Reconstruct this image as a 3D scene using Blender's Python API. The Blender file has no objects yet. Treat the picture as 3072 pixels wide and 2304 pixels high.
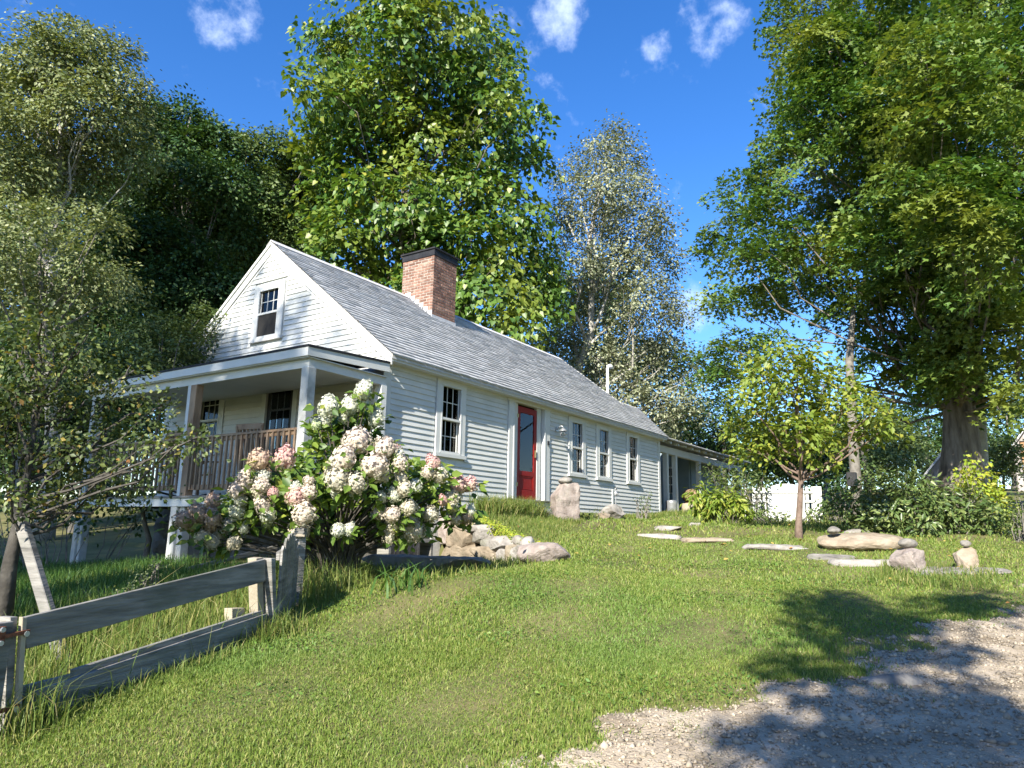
import bpy, bmesh, math, random
import numpy as np
from mathutils import Vector, Matrix, noise as mnoise
random.seed(7); RNG = np.random.default_rng(11)
sc = bpy.context.scene
COL = sc.collection

# ------------------------------------------------------------------ camera
CAM = np.array([-8.44823615, -8.21901217, -0.57705075])          # eye, origin = near house corner at door-sill level
ROT = np.array([[0.5528041852440028, 0.17410855455307325, 0.8149194708731372],
                [-0.8331015270574811, 0.09353599709651739, 0.5451539808729764],
                [0.01869166635716242, -0.9802740578422955, 0.1967571933378618]])
FPX = 2139.0
cd = bpy.data.cameras.new('camera'); cam = bpy.data.objects.new('camera', cd); COL.objects.link(cam)
cd.sensor_width = 36.0; cd.lens = FPX / 3072 * 36; cd.clip_start = 0.05; cd.clip_end = 2000
rm = np.stack([ROT[:, 0], -ROT[:, 1], -ROT[:, 2]], axis=1)
M4 = Matrix(rm.tolist()).to_4x4(); M4.translation = Vector(CAM.tolist()); cam.matrix_world = M4
sc.camera = cam

# ------------------------------------------------------------------ light
SUN_DIR = np.array([1.53, 0.30, -1.0]); SUN_DIR /= np.linalg.norm(SUN_DIR)     # the way the light travels
sun_el = math.asin(-SUN_DIR[2])
ld = bpy.data.lights.new('sun', 'SUN'); ld.energy = 5.0; ld.angle = math.radians(0.53); ld.color = (1.0, 0.94, 0.83)
sun = bpy.data.objects.new('sun', ld); COL.objects.link(sun)
sun.rotation_euler = Vector(SUN_DIR.tolist()).to_track_quat('-Z', 'Y').to_euler(); sun.location = (-40, -10, 40)
world = bpy.data.worlds.new('World'); sc.world = world; world.use_nodes = True
sc.view_settings.view_transform = 'Standard'; sc.view_settings.look = 'None'
sc.view_settings.exposure = 1.25; sc.view_settings.gamma = 1.0; sc.view_settings.use_curve_mapping = False
sc.cycles.use_denoising = True; sc.cycles.max_bounces = 5; sc.cycles.diffuse_bounces = 2; sc.cycles.transmission_bounces = 3
sc.cycles.transparent_max_bounces = 8; sc.cycles.glossy_bounces = 2; sc.cycles.caustics_reflective = False; sc.cycles.caustics_refractive = False

def ray(px, py):                                    # photograph pixel (3072 x 2304) -> world direction
    v = ROT @ np.array([px - 1536.0, py - 1152.0, FPX]); return v / np.linalg.norm(v)
def at(px, py, dist):                               # point at a horizontal distance from the eye
    d = ray(px, py); return CAM + d * (dist / math.hypot(d[0], d[1]))
def on(px, py, axis, val):
    d = ray(px, py); return CAM + d * ((val - CAM[axis]) / d[axis])
def onv(px, py, a, b):                              # on the vertical plane through plan points a, b
    d = ray(px, py); n = np.array([-(b[1] - a[1]), b[0] - a[0]])
    t = ((a[0] - CAM[0]) * n[0] + (a[1] - CAM[1]) * n[1]) / (d[0] * n[0] + d[1] * n[1]); return CAM + d * t

nt = world.node_tree; nt.nodes.clear(); nd = nt.nodes.new; lk = nt.links.new
wo = nd('ShaderNodeOutputWorld'); bg = nd('ShaderNodeBackground'); lk(bg.outputs[0], wo.inputs[0])
sky = nd('ShaderNodeTexSky'); sky.sky_type = 'NISHITA'; sky.sun_disc = False; sky.sun_elevation = sun_el
sky.sun_rotation = math.atan2(-SUN_DIR[0], -SUN_DIR[1]); sky.altitude = 300; sky.air_density = 1.0; sky.dust_density = 0.3; sky.ozone_density = 3.0
hs = nd('ShaderNodeHueSaturation'); hs.inputs['Hue'].default_value = 0.51; hs.inputs['Saturation'].default_value = 1.30; hs.inputs['Value'].default_value = 1.0
lk(sky.outputs[0], hs.inputs['Color']); bg.inputs[1].default_value = 0.12
tc = nd('ShaderNodeTexCoord')
nz = nd('ShaderNodeTexNoise'); nz.inputs['Scale'].default_value = 20.0; nz.inputs['Detail'].default_value = 6.0; nz.inputs['Roughness'].default_value = 0.62
lk(tc.outputs['Generated'], nz.inputs['Vector'])
acc = None
for (px, py, rad, amp) in [(690, 30, 3.0, 0.5), (640, 75, 2.2, 0.45), (1690, 50, 2.6, 0.75), (1700, 110, 1.6, .65), (2140, 90, 2.6, 0.55), (1970, 132, 1.5, 0.6), (2080, 12, 2.6, 0.4), (2085, 930, 2.2, 0.75), (2190, 405, 1.6, .25)]:
    d = ray(px, py)
    dt = nd('ShaderNodeVectorMath'); dt.operation = 'DOT_PRODUCT'; lk(tc.outputs['Generated'], dt.inputs[0]); dt.inputs[1].default_value = d.tolist()
    mr = nd('ShaderNodeMapRange'); mr.interpolation_type = 'SMOOTHSTEP'; lk(dt.outputs['Value'], mr.inputs[0])
    mr.inputs[1].default_value = math.cos(math.radians(rad)); mr.inputs[2].default_value = 1.0; mr.inputs[3].default_value = 0.0; mr.inputs[4].default_value = amp
    if acc is None: acc = mr.outputs[0]
    else:
        ad = nd('ShaderNodeMath'); ad.operation = 'MAXIMUM'; lk(acc, ad.inputs[0]); lk(mr.outputs[0], ad.inputs[1]); acc = ad.outputs[0]
nr = nd('ShaderNodeMapRange'); lk(nz.outputs[0], nr.inputs[0]); nr.inputs[1].default_value = 0.0; nr.inputs[2].default_value = 1.0; nr.inputs[3].default_value = 0; nr.inputs[4].default_value = 1.0
m0 = nd('ShaderNodeMath'); m0.operation = 'MULTIPLY_ADD'; lk(nr.outputs[0], m0.inputs[0]); m0.inputs[1].default_value = 2.6; m0.inputs[2].default_value = -1.52
m1 = nd('ShaderNodeMath'); m1.operation = 'ADD'; lk(acc, m1.inputs[0]); lk(m0.outputs[0], m1.inputs[1])
ml = nd('ShaderNodeMapRange'); ml.interpolation_type = 'SMOOTHSTEP'; lk(m1.outputs[0], ml.inputs[0]); ml.inputs[1].default_value = 0.0; ml.inputs[2].default_value = 1.1; ml.inputs[3].default_value = 0; ml.inputs[4].default_value = .75
mx = nd('ShaderNodeMixRGB'); lk(ml.outputs[0], mx.inputs[0]); lk(hs.outputs[0], mx.inputs[1]); mx.inputs[2].default_value = (4.2, 4.9, 6.4, 1)
lk(mx.outputs[0], bg.inputs[0])

# ------------------------------------------------------------------ helpers
WL = {}                                             # world location of each object
def finish(o, parent, loc):
    COL.objects.link(o); WL[o.name] = np.array(loc, float)
    if parent is not None:
        o.parent = parent; o.location = (WL[o.name] - WL[parent.name]).tolist()
    else: o.location = list(loc)
    return o
def tag(o, label=None, cat=None, group=None, kind=None):
    if label: o['label'] = label
    if cat: o['category'] = cat
    if group: o['group'] = group
    if kind: o['kind'] = kind
    return o
def thing(name, label, cat, loc, group=None):
    return tag(finish(bpy.data.objects.new(name, None), None, loc), label, cat, group)
def part_empty(name, parent, loc): return finish(bpy.data.objects.new(name, None), parent, loc)
def unit(v): v = np.asarray(v, float); return v / (np.linalg.norm(v) + 1e-12)

class MB:
    def __init__(s): s.V = []; s.F = []
    def add(s, vs, fs):
        k = len(s.V); s.V += [tuple(map(float, v)) for v in vs]; s.F += [tuple(i + k for i in f) for f in fs]; return s
    def box(s, x0, x1, y0, y1, z0, z1):
        return s.add([(x0, y0, z0), (x1, y0, z0), (x1, y1, z0), (x0, y1, z0), (x0, y0, z1), (x1, y0, z1), (x1, y1, z1), (x0, y1, z1)],
                     [(0, 3, 2, 1), (4, 5, 6, 7), (0, 1, 5, 4), (1, 2, 6, 5), (2, 3, 7, 6), (3, 0, 4, 7)])
    def prism(s, poly, ext):                        # flat polygon swept along ext
        n = len(poly); e = np.asarray(ext, float); p = [np.asarray(q, float) for q in poly]
        return s.add(p + [q + e for q in p], [tuple(range(n))[::-1], tuple(range(n, 2 * n))] + [(i, (i + 1) % n, n + (i + 1) % n, n + i) for i in range(n)])
    def beam(s, a, b, w, h, up=(0, 0, 1)):          # bar from a to b, w sideways, h along up
        a = np.asarray(a, float); b = np.asarray(b, float); d = unit(b - a); sd = unit(np.cross(d, up)); u = np.cross(sd, d)
        q = [a + sd * i * w / 2 + u * j * h / 2 for i, j in ((-1, -1), (1, -1), (1, 1), (-1, 1))]
        return s.prism(q, b - a)
    def tube(s, pts, rad, sides=7, cap=True):
        pts = [np.asarray(p, float) for p in pts]; n = len(pts)
        rad = rad if hasattr(rad, '__len__') else [rad] * n
        rings = []; ref = np.array([.31, .52, .79])
        for i in range(n):
            d = unit(pts[min(i + 1, n - 1)] - pts[max(i - 1, 0)]); a = unit(np.cross(d, ref)); b = np.cross(d, a)
            rings.append([pts[i] + (a * math.cos(t) + b * math.sin(t)) * rad[i] for t in np.linspace(0, 2 * math.pi, sides, endpoint=False)])
        vs = [v for r in rings for v in r]; fs = []
        for i in range(n - 1):
            for j in range(sides):
                k = (j + 1) % sides; fs.append((i * sides + j, i * sides + k, (i + 1) * sides + k, (i + 1) * sides + j))
        if cap: fs.append(tuple(range(sides))[::-1]); fs.append(tuple(range((n - 1) * sides, n * sides)))
        return s.add(vs, fs)
    def lathe(s, c, prof, sides=14):                # prof: list of (radius, z)
        c = np.asarray(c, float); n = len(prof); vs = []
        for r, z in prof: vs += [c + np.array([r * math.cos(t), r * math.sin(t), z]) for t in np.linspace(0, 2 * math.pi, sides, endpoint=False)]
        fs = [(i * sides + j, i * sides + (j + 1) % sides, (i + 1) * sides + (j + 1) % sides, (i + 1) * sides + j) for i in range(n - 1) for j in range(sides)]
        fs += [tuple(range(sides))[::-1], tuple(range((n - 1) * sides, n * sides))]
        return s.add(vs, fs)
    def build(s, name, mat, parent=None, smooth=False, bevel=0.0, label=None, cat=None, group=None, kind=None, loc=None):
        V = np.array(s.V); lo = V.min(0); hi = V.max(0)
        org = (lo + hi) / 2 if loc is None else np.asarray(loc, float)
        if parent is None and loc is None: org = np.array([org[0], org[1], lo[2]])
        me = bpy.data.meshes.new(name); me.from_pydata((V - org).tolist(), [], s.F)
        if bevel > 0 or smooth:
            bm = bmesh.new(); bm.from_mesh(me)
            bmesh.ops.recalc_face_normals(bm, faces=bm.faces)
            if bevel > 0: bmesh.ops.bevel(bm, geom=[e for e in bm.edges if e.calc_face_angle(0) > .5], offset=bevel, segments=1, affect='EDGES', clamp_overlap=True)
            bm.to_mesh(me); bm.free()
        if smooth: me.polygons.foreach_set('use_smooth', [True] * len(me.polygons))
        me.materials.append(mat); me.update()
        return tag(finish(bpy.data.objects.new(name, me), parent, org), label, cat, group, kind)

def npmesh(name, V, F, mat, parent=None, org=None, smooth=False):
    V = np.asarray(V, np.float32); F = np.asarray(F, np.int32); m, k = F.shape
    if org is None: org = np.array([*(V.min(0)[:2] + V.max(0)[:2]) / 2, V[:, 2].min()])
    me = bpy.data.meshes.new(name); me.vertices.add(len(V)); me.vertices.foreach_set('co', (V - org.astype(np.float32)).ravel())
    me.loops.add(m * k); me.loops.foreach_set('vertex_index', F.ravel()); me.polygons.add(m)
    me.polygons.foreach_set('loop_start', np.arange(0, m * k, k, dtype=np.int32))
    if smooth: me.polygons.foreach_set('use_smooth', np.ones(m, bool))
    me.update(calc_edges=True); me.materials.append(mat)
    return finish(bpy.data.objects.new(name, me), parent, org)
def copy_of(o, parent, loc, rot=None, scl=None, mat=None):
    c = o.copy()
    finish(c, parent, loc)
    if rot is not None: c.rotation_euler = rot
    if scl is not None: c.scale = scl
    return c

# ------------------------------------------------------------------ materials
def srgb(h): return tuple(((v / 12.92) if v <= .04045 else ((v + .055) / 1.055) ** 2.4) for v in (int(h[i:i + 2], 16) / 255 for i in (0, 2, 4))) + (1,)
def mat(name, stops, scale=3.0, rough=0.75, bump=0.0, bscale=None, rnd=None, rv=0.0, spec=0.3, stretch=None, metal=0.0, detail=5.0, dirt=None, coat=0.0):
    """stops: colours mixed by noise in world space; rnd 'obj'/'island' shifts the value of each piece by +-rv"""
    m = bpy.data.materials.new(name); m.use_nodes = True; t = m.node_tree; N = t.nodes.new; L = t.links.new
    p = t.nodes['Principled BSDF']; p.inputs['Roughness'].default_value = rough; p.inputs['Specular IOR Level'].default_value = spec; p.inputs['Metallic'].default_value = metal
    if coat: p.inputs['Coat Weight'].default_value = coat
    g = N('ShaderNodeNewGeometry'); vec = g.outputs['Position']
    if stretch:
        mp = N('ShaderNodeMapping'); mp.inputs['Scale'].default_value = stretch[:3]
        if len(stretch) > 3: mp.inputs['Rotation'].default_value = (0, 0, stretch[3])
        mp.vector_type = 'TEXTURE' if False else 'POINT'; L(vec, mp.inputs[0]); vec = mp.outputs[0]
    n = N('ShaderNodeTexNoise'); n.inputs['Scale'].default_value = scale; n.inputs['Detail'].default_value = detail; n.inputs['Roughness'].default_value = .6; L(vec, n.inputs['Vector'])
    r = N('ShaderNodeValToRGB'); L(n.outputs[0], r.inputs[0]); el = r.color_ramp.elements
    ps = np.linspace(.3, .7, len(stops))
    while len(el) < len(stops): el.new(.5)
    for e, q, c in zip(el, ps, stops): e.position = q; e.color = c if len(c) == 4 else (*c, 1)
    col = r.outputs[0]
    if dirt:
        dc, dscale, dlo, dhi, amt = dirt
        n2 = N('ShaderNodeTexNoise'); n2.inputs['Scale'].default_value = dscale; n2.inputs['Detail'].default_value = 6; L(g.outputs['Position'], n2.inputs['Vector'])
        mr = N('ShaderNodeMapRange'); mr.inputs[1].default_value = dlo; mr.inputs[2].default_value = dhi; mr.inputs[4].default_value = amt; L(n2.outputs[0], mr.inputs[0])
        x = N('ShaderNodeMixRGB'); L(mr.outputs[0], x.inputs[0]); L(col, x.inputs[1]); x.inputs[2].default_value = dc if len(dc) == 4 else (*dc, 1); col = x.outputs[0]
    if rnd:
        src = g.outputs['Random Per Island'] if rnd == 'island' else N('ShaderNodeObjectInfo').outputs['Random']
        mr = N('ShaderNodeMapRange'); mr.inputs[3].default_value = 1 - rv; mr.inputs[4].default_value = 1 + rv; L(src, mr.inputs[0])
        h = N('ShaderNodeHueSaturation'); L(mr.outputs[0], h.inputs['Value']); L(col, h.inputs['Color']); col = h.outputs[0]
    L(col, p.inputs['Base Color'])
    if bump:
        nb = N('ShaderNodeTexNoise'); nb.inputs['Scale'].default_value = bscale or scale * 6; nb.inputs['Detail'].default_value = 4; L(vec, nb.inputs['Vector'])
        b = N('ShaderNodeBump'); b.inputs['Strength'].default_value = bump; b.inputs['Distance'].default_value = .02; L(nb.outputs[0], b.inputs['Height']); L(b.outputs[0], p.inputs['Normal'])
    return m
def leafmat(name, stops, rough=.5, trans=.3, spec=.35, patch=None, tint=(1.25, 1.2, .5)):
    """each leaf (mesh island) takes its own colour from the stops; patch mixes a second colour in clumps"""
    m = bpy.data.materials.new(name); m.use_nodes = True; t = m.node_tree; N = t.nodes.new; L = t.links.new
    p = t.nodes['Principled BSDF']; p.inputs['Roughness'].default_value = rough; p.inputs['Specular IOR Level'].default_value = spec
    g = N('ShaderNodeNewGeometry'); r = N('ShaderNodeValToRGB'); el = r.color_ramp.elements
    while len(el) < len(stops): el.new(.5)
    for e, (q, c) in zip(el, stops): e.position = q; e.color = (*c, 1)
    L(g.outputs['Random Per Island'], r.inputs[0]); col = r.outputs[0]
    if patch:
        pc, psc, lo, hi, amt = patch
        n = N('ShaderNodeTexNoise'); n.inputs['Scale'].default_value = psc; n.inputs['Detail'].default_value = 3; L(g.outputs['Position'], n.inputs['Vector'])
        mr = N('ShaderNodeMapRange'); mr.inputs[1].default_value = lo; mr.inputs[2].default_value = hi; mr.inputs[4].default_value = amt; L(n.outputs[0], mr.inputs[0])
        x = N('ShaderNodeMixRGB'); L(mr.outputs[0], x.inputs[0]); L(col, x.inputs[1]); x.inputs[2].default_value = (*pc, 1); col = x.outputs[0]
    L(col, p.inputs['Base Color'])
    tr = N('ShaderNodeBsdfTranslucent'); mt = N('ShaderNodeMixRGB'); mt.blend_type = 'MULTIPLY'; mt.inputs[0].default_value = 1; L(col, mt.inputs[1]); mt.inputs[2].default_value = (*tint, 1); L(mt.outputs[0], tr.inputs[0])
    mx = N('ShaderNodeMixShader'); mx.inputs[0].default_value = trans; L(p.outputs[0], mx.inputs[1]); L(tr.outputs[0], mx.inputs[2]); L(mx.outputs[0], t.nodes['Material Output'].inputs[0])
    return m

M = {}
M['white'] = mat('white_paint', [(.58, .59, .56), (.68, .68, .65)], 2.2, .55, .05, 60, dirt=((.45, .46, .40), 1.1, .5, .8, .35))
M['clap'] = mat('clapboard_paint', [(.57, .58, .55), (.68, .68, .65)], 1.6, .6, .12, 40, rnd='obj', rv=.05, dirt=((.50, .50, .42), 1.6, .48, .85, .4), stretch=(1, 1, 2))
M['trim_old'] = mat('weathered_white_paint', [(.40, .40, .37), (.58, .575, .53)], 5, .7, .2, 30, dirt=((.22, .21, .18), 4, .56, .72, .8))
M['roofing'] = mat('asphalt_shingle', [(.44, .435, .43), (.58, .575, .565)], 9, .9, .3, 250, rnd='island', rv=.16)
M['black'] = mat('black_metal', [(.012, .012, .013), (.03, .03, .032)], 6, .5)
M['tar'] = mat('black_roofing_edge', [(.01, .01, .012), (.03, .03, .033)], 6, .7)
M['brick'] = mat('brick', [(.14, .07, .05), (.23, .125, .09), (.32, .21, .16)], 5, .85, .35, 120, rnd='obj', rv=.38)
M['mortar'] = mat('mortar', [(.34, .30, .26), (.46, .42, .36)], 12, .9, .3, 90)
M['lead'] = mat('lead_flashing', [(.42, .43, .45), (.55, .56, .58)], 8, .55)
M['red'] = mat('red_door_paint', [(.21, .010, .008), (.27, .014, .011)], 5, .5, .04, 50, spec=.2)
M['cedar'] = mat('treated_timber', [(.20, .125, .072), (.31, .21, .13), (.38, .27, .17)], 7, .7, .2, 50, stretch=(1, 1, .3), rnd='obj', rv=.14)
M['grey_wood'] = mat('weathered_grey_wood', [(.10, .095, .085), (.22, .21, .19), (.34, .32, .29)], 5, .85, .5, 26, stretch=(.35, .35, 3.5), rnd='obj', rv=.12, dirt=((.10, .12, .085), 3, .5, .75, .6))
M['pale_wood'] = mat('pale_cut_or_sunlit_wood', [(0.294, 0.252, 0.182), (0.406, 0.357, 0.273)], 6, .8, .3, 40, rnd='obj', rv=.1)
M['barn_wood'] = mat('barn_board', [(.24, .21, .19), (.36, .33, .31)], 3, .9, .3, 20, stretch=(3, 3, .3), rnd='obj', rv=.15)
M['orange_wood'] = mat('orange_door_wood', [(.36, .20, .10), (.46, .27, .14)], 4, .8)
M['stone'] = mat('granite', [(0.119, 0.111, 0.098), (0.221, 0.204, 0.178), (0.323, 0.297, 0.264)], 4, .85, .6, 24, rnd='obj', rv=.12, dirt=((.16, .17, .10), 3.0, .52, .72, .6), detail=9)
M['stone_tan'] = mat('tan_fieldstone', [(0.144, 0.115, 0.079), (0.259, 0.209, 0.151), (0.331, 0.281, 0.216)], 3.2, .85, .6, 20, rnd='obj', rv=.1, dirt=((.20, .18, .13), 4, .54, .72, .65), detail=9)
M['stone_pale'] = mat('pale_stone', [(0.173, 0.158, 0.137), (0.288, 0.266, 0.238), (0.360, 0.338, 0.310)], 5, .8, .5, 28, rnd='obj', rv=.08, dirt=((.26, .26, .20), 6, .55, .75, .5), detail=9)
M['stone_pink'] = mat('pinkish_granite', [(0.177, 0.143, 0.122), (0.286, 0.238, 0.211), (0.354, 0.306, 0.272)], 7, .8, .5, 40, dirt=((.25, .23, .19), 5, .56, .74, .6), detail=10)
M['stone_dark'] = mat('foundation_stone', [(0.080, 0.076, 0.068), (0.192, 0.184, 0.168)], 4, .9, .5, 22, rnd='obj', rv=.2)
M['rust'] = mat('rusty_iron', [(.13, .045, .025), (.22, .085, .045)], 22, .8, .3, 90)
M['galv'] = mat('galvanised_steel', [(.36, .37, .38), (.5, .51, .52)], 9, .4, metal=.6)
M['brass'] = mat('aged_brass', [(.40, .32, .16), (.52, .43, .25)], 12, .35, metal=.8)
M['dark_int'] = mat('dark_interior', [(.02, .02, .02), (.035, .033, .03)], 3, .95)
M['dark_board'] = mat('dark_cellar_board', [(.06, .06, .062), (.11, .11, .112)], 3, .85, .3, 30, rnd='obj', rv=.2)
M['curtain'] = mat('white_curtain', [(.62, .63, .63), (.75, .75, .74)], 4, .9)
M['blue_grey'] = mat('blue_grey_paint', [(.22, .29, .33), (.28, .35, .39)], 4, .7)
M['canvas'] = mat('orange_tan_log_end', [(.24, .15, .095), (.34, .23, .155)], 6, .85)
M['bark'] = mat('maple_bark', [(.06, .05, .04), (.16, .135, .11), (.26, .225, .185)], 3.5, .95, 1.0, 9, stretch=(2.2, 2.2, .45), detail=8)
M['bark_pale'] = mat('pale_poplar_bark', [(.26, .25, .22), (.46, .44, .39)], 5, .9, .4, 20)
M['bark_grey'] = mat('grey_twig_bark', [(.11, .10, .085), (.24, .22, .19)], 8, .9, .4, 25)
M['bark_dark'] = mat('dark_apple_bark', [(.045, .04, .034), (.11, .10, .085)], 8, .9, .4, 25)
M['bark_red'] = mat('reddish_sapling_bark', [(.11, .075, .055), (.22, .16, .125)], 9, .85, .4, 30)
M['glassdark'] = None
gm = bpy.data.materials.new('window_glass'); gm.use_nodes = True; t = gm.node_tree; t.nodes.clear()
o_ = t.nodes.new('ShaderNodeOutputMaterial'); tr = t.nodes.new('ShaderNodeBsdfTransparent'); tr.inputs[0].default_value = (.80, .84, .83, 1)
gl = t.nodes.new('ShaderNodeBsdfGlossy'); gl.inputs['Roughness'].default_value = .02; fr = t.nodes.new('ShaderNodeFresnel'); fr.inputs[0].default_value = 1.5
ms = t.nodes.new('ShaderNodeMixShader'); t.links.new(fr.outputs[0], ms.inputs[0]); t.links.new(tr.outputs[0], ms.inputs[1]); t.links.new(gl.outputs[0], ms.inputs[2]); t.links.new(ms.outputs[0], o_.inputs[0])
M['glass'] = gm

# ------------------------------------------------------------------ terrain heights
def rbf(pts):
    p = np.array(pts); n = len(p)
    def k(r): return r * r * np.log(np.maximum(r, 1e-9))
    r = np.linalg.norm(p[:, None, :2] - p[None, :, :2], axis=2)
    A = np.zeros((n + 3, n + 3)); A[:n, :n] = k(r) + np.eye(n) * .02; A[:n, n] = 1; A[:n, n + 1:] = p[:, :2]; A[n, :n] = 1; A[n + 1:, :n] = p[:, :2].T
    w = np.linalg.solve(A, np.r_[p[:, 2], 0, 0, 0])
    def f(x, y):
        o = w[n] + w[n + 1] * x + w[n + 2] * y
        for i in range(n): o = o + w[i] * k(np.hypot(x - p[i, 0], y - p[i, 1]))
        return o
    return f
GB = [(-8.45, -8.2, -2.12), (-6.45, -3.7, -1.74), (-4.35, -2.95, -1.5), (-2.4, -1.85, -1.2), (.3, -3.3, -1.03), (-3.9, -6.5, -1.62), (1.2, -8.3, -1.2), (2.3, -7.3, -1.04), (-5.0, -7.2, -1.75), (-2.8, -7.5, -1.56),
      (4.5, -3.7, -.74), (6.75, -5.7, -.60), (6.95, -8.4, -.56), (6.2, -5.1, -.5), (11, -4, -.25), (12.5, -7.6, -.1), (36.5, -9.5, 1.7), (29.5, -6.3, 1.3), (14, -.2, -.03), (17, 0, .1),
      (-1.65, 2.6, -1.23), (-1.65, 5.9, -1.45), (-5, 4, -1.75), (-9, 3, -2.0), (-8, 12, -2.0), (0, 12, -1.4), (8, 12, -.5), (16, 14, .4), (10, 26, .3), (0, 28, -1.0), (-15, 24, -2.2), (-20, -5, -2.9), (-14, -16, -2.7), (0, -20, -1.5), (15, -25, -.4), (40, -35, 1.5), (60, 0, 3.2), (60, 40, 3.5), (20, 60, 1), (-30, 50, -3), (-45, 0, -4), (-30, -45, -3.5), (10, -60, -1)]
FL = rbf(GB + [(1.2, -.6, -1.25), (-.5, -.2, -1.22), (.5, -2., -1.15), (2, -4, -.95)])
FR = rbf(GB + [(2.0, -.4, -.36), (4.5, -.9, -.42), (3, -1.6, -.6), (1.6, -2.2, -.75), (7.5, -.5, -.33), (11.9, -.2, -.13), (9, -2, -.38)])
WA = np.array([1.62, 0.]); WB = np.array([.3, -3.3]); WT = (WB - WA) / np.linalg.norm(WB - WA); WN = np.array([-WT[1], WT[0]])
def H(x, y):
    x = np.asarray(x, float); y = np.asarray(y, float)
    s = (x - WA[0]) * WN[0] + (y - WA[1]) * WN[1]; t = (x - WA[0]) * WT[0] + (y - WA[1]) * WT[1]
    wd = np.where(t < 3.2, .16, .16 + (t - 3.2) * .6)
    u = np.clip(s / wd * .5 + .5 - .9 * (t < 3.3), 0, 1); u = u * u * (3 - 2 * u); u = np.where(y > 0, (x > 1.6) * 1., u)
    z = FL(x, y) * (1 - u) + FR(x, y) * u
    far = np.clip((np.hypot(x, y) - 60) / 60, 0, 1)
    return np.clip(z, -5, 5) * (1 - far) + far * 1.0
def ground(px, py):
    d = ray(px, py); t = np.arange(1, 90, .02); P = CAM[None] + d[None] * t[:, None]
    i = int(np.argmax(P[:, 2] < H(P[:, 0], P[:, 1]))); return P[i]
def gz(x, y): return float(H(x, y))
# ================================================================== the farmhouse
house = thing('farmhouse', 'white clapboard farmhouse with grey shingle roof, brick chimney and front porch', 'house', (0, 0, -.5))
XE = 11.85                                          # far end of the long wall
RY, RZ, EY, EZ = 3.187, 4.904, -.23, 2.21; SL = (RZ - EZ) / (RY - EY)
def roof_z(y): return EZ + SL * (y - EY)

# wall sheathing with real openings
def walls_with_holes(name, plane, a0, a1, b0, b1, holes, off, th, parent, m):
    """plane 'y' (long wall, a = x) or 'x' (gable, a = y); b = z"""
    mb = MB(); xs = sorted({a0, a1, *[h[0] for h in holes], *[h[1] for h in holes]})
    for p, q in zip(xs, xs[1:]):
        cuts = [(h[2], h[3]) for h in holes if h[0] < (p + q) / 2 < h[1]]; z = b0
        for c0, c1 in sorted(cuts) + [(b1, b1)]:
            if c0 > z + 1e-4: mb.box(p, q, off, off + th, z, c0) if plane == 'y' else mb.box(off, off + th, p, q, z, c0)
            z = c1
    return mb.build(name, m, parent)
LW = [(1.48, 2.09, .72, 1.97), (3.70, 5.36, 0.0, 2.03), (6.37, 6.96, .70, 1.94), (7.80, 8.40, .70, 1.94), (9.62, 10.22, .71, 1.96)]
wall_long = walls_with_holes('wall', 'y', 0.005, XE, -.30, 2.12, LW, .004, .12, house, M['white'])
GWL = [(2.2, 2.95, -.17, 1.96), (4.36, 5.04, .78, 2.02)]
wall_g = walls_with_holes('wall', 'x', 0.13, 6.37, -.25, 2.03, GWL, .004, .12, house, M['white'])
GWH = (2.82, 3.46, 2.92, 3.90)
def gable_tri(z0, holes):
    mb = MB(); yl, yr = 0.0, 6.37; zc = 2.05
    hz = lambda y: roof_z(y) - .1 if y <= RY else roof_z(2 * RY - y) - .1
    ys = sorted({.0, RY, 6.374, holes[0], holes[1]})
    for p, q in zip(ys, ys[1:]):
        pieces = [(holes[2], holes[3])] if holes[0] < (p + q) / 2 < holes[1] else []
        if pieces:
            mb.box(.004, .124, p, q, zc, holes[2]); mb.prism([(.004, p, holes[3]), (.004, q, holes[3]), (.004, q, hz(q)), (.004, p, hz(p))], (.12, 0, 0))
        else: mb.prism([(.004, p, zc), (.004, q, zc), (.004, q, hz(q)), (.004, p, hz(p))], (.12, 0, 0))
    return mb
gable_tri(2.05, GWH).build('gable_wall', M['white'], house)
MB().box(.13, XE - .02, 6.25, 6.37, -.4, 2.1).build('back_wall', M['white'], house)
MB().prism([(XE - .14, .13, -.3), (XE - .14, 6.25, -.3), (XE - .14, 6.25, 2.1), (XE - .14, RY, 4.55), (XE - .14, .13, 2.12)], (.12, 0, 0)).build('end_wall', M['white'], house)
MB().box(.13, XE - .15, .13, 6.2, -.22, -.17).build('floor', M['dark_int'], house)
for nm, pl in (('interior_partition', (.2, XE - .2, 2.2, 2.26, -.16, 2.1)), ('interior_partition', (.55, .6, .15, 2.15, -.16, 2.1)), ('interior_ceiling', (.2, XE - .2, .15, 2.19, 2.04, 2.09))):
    MB().box(*pl).build(nm, M['dark_int'], house)

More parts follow.
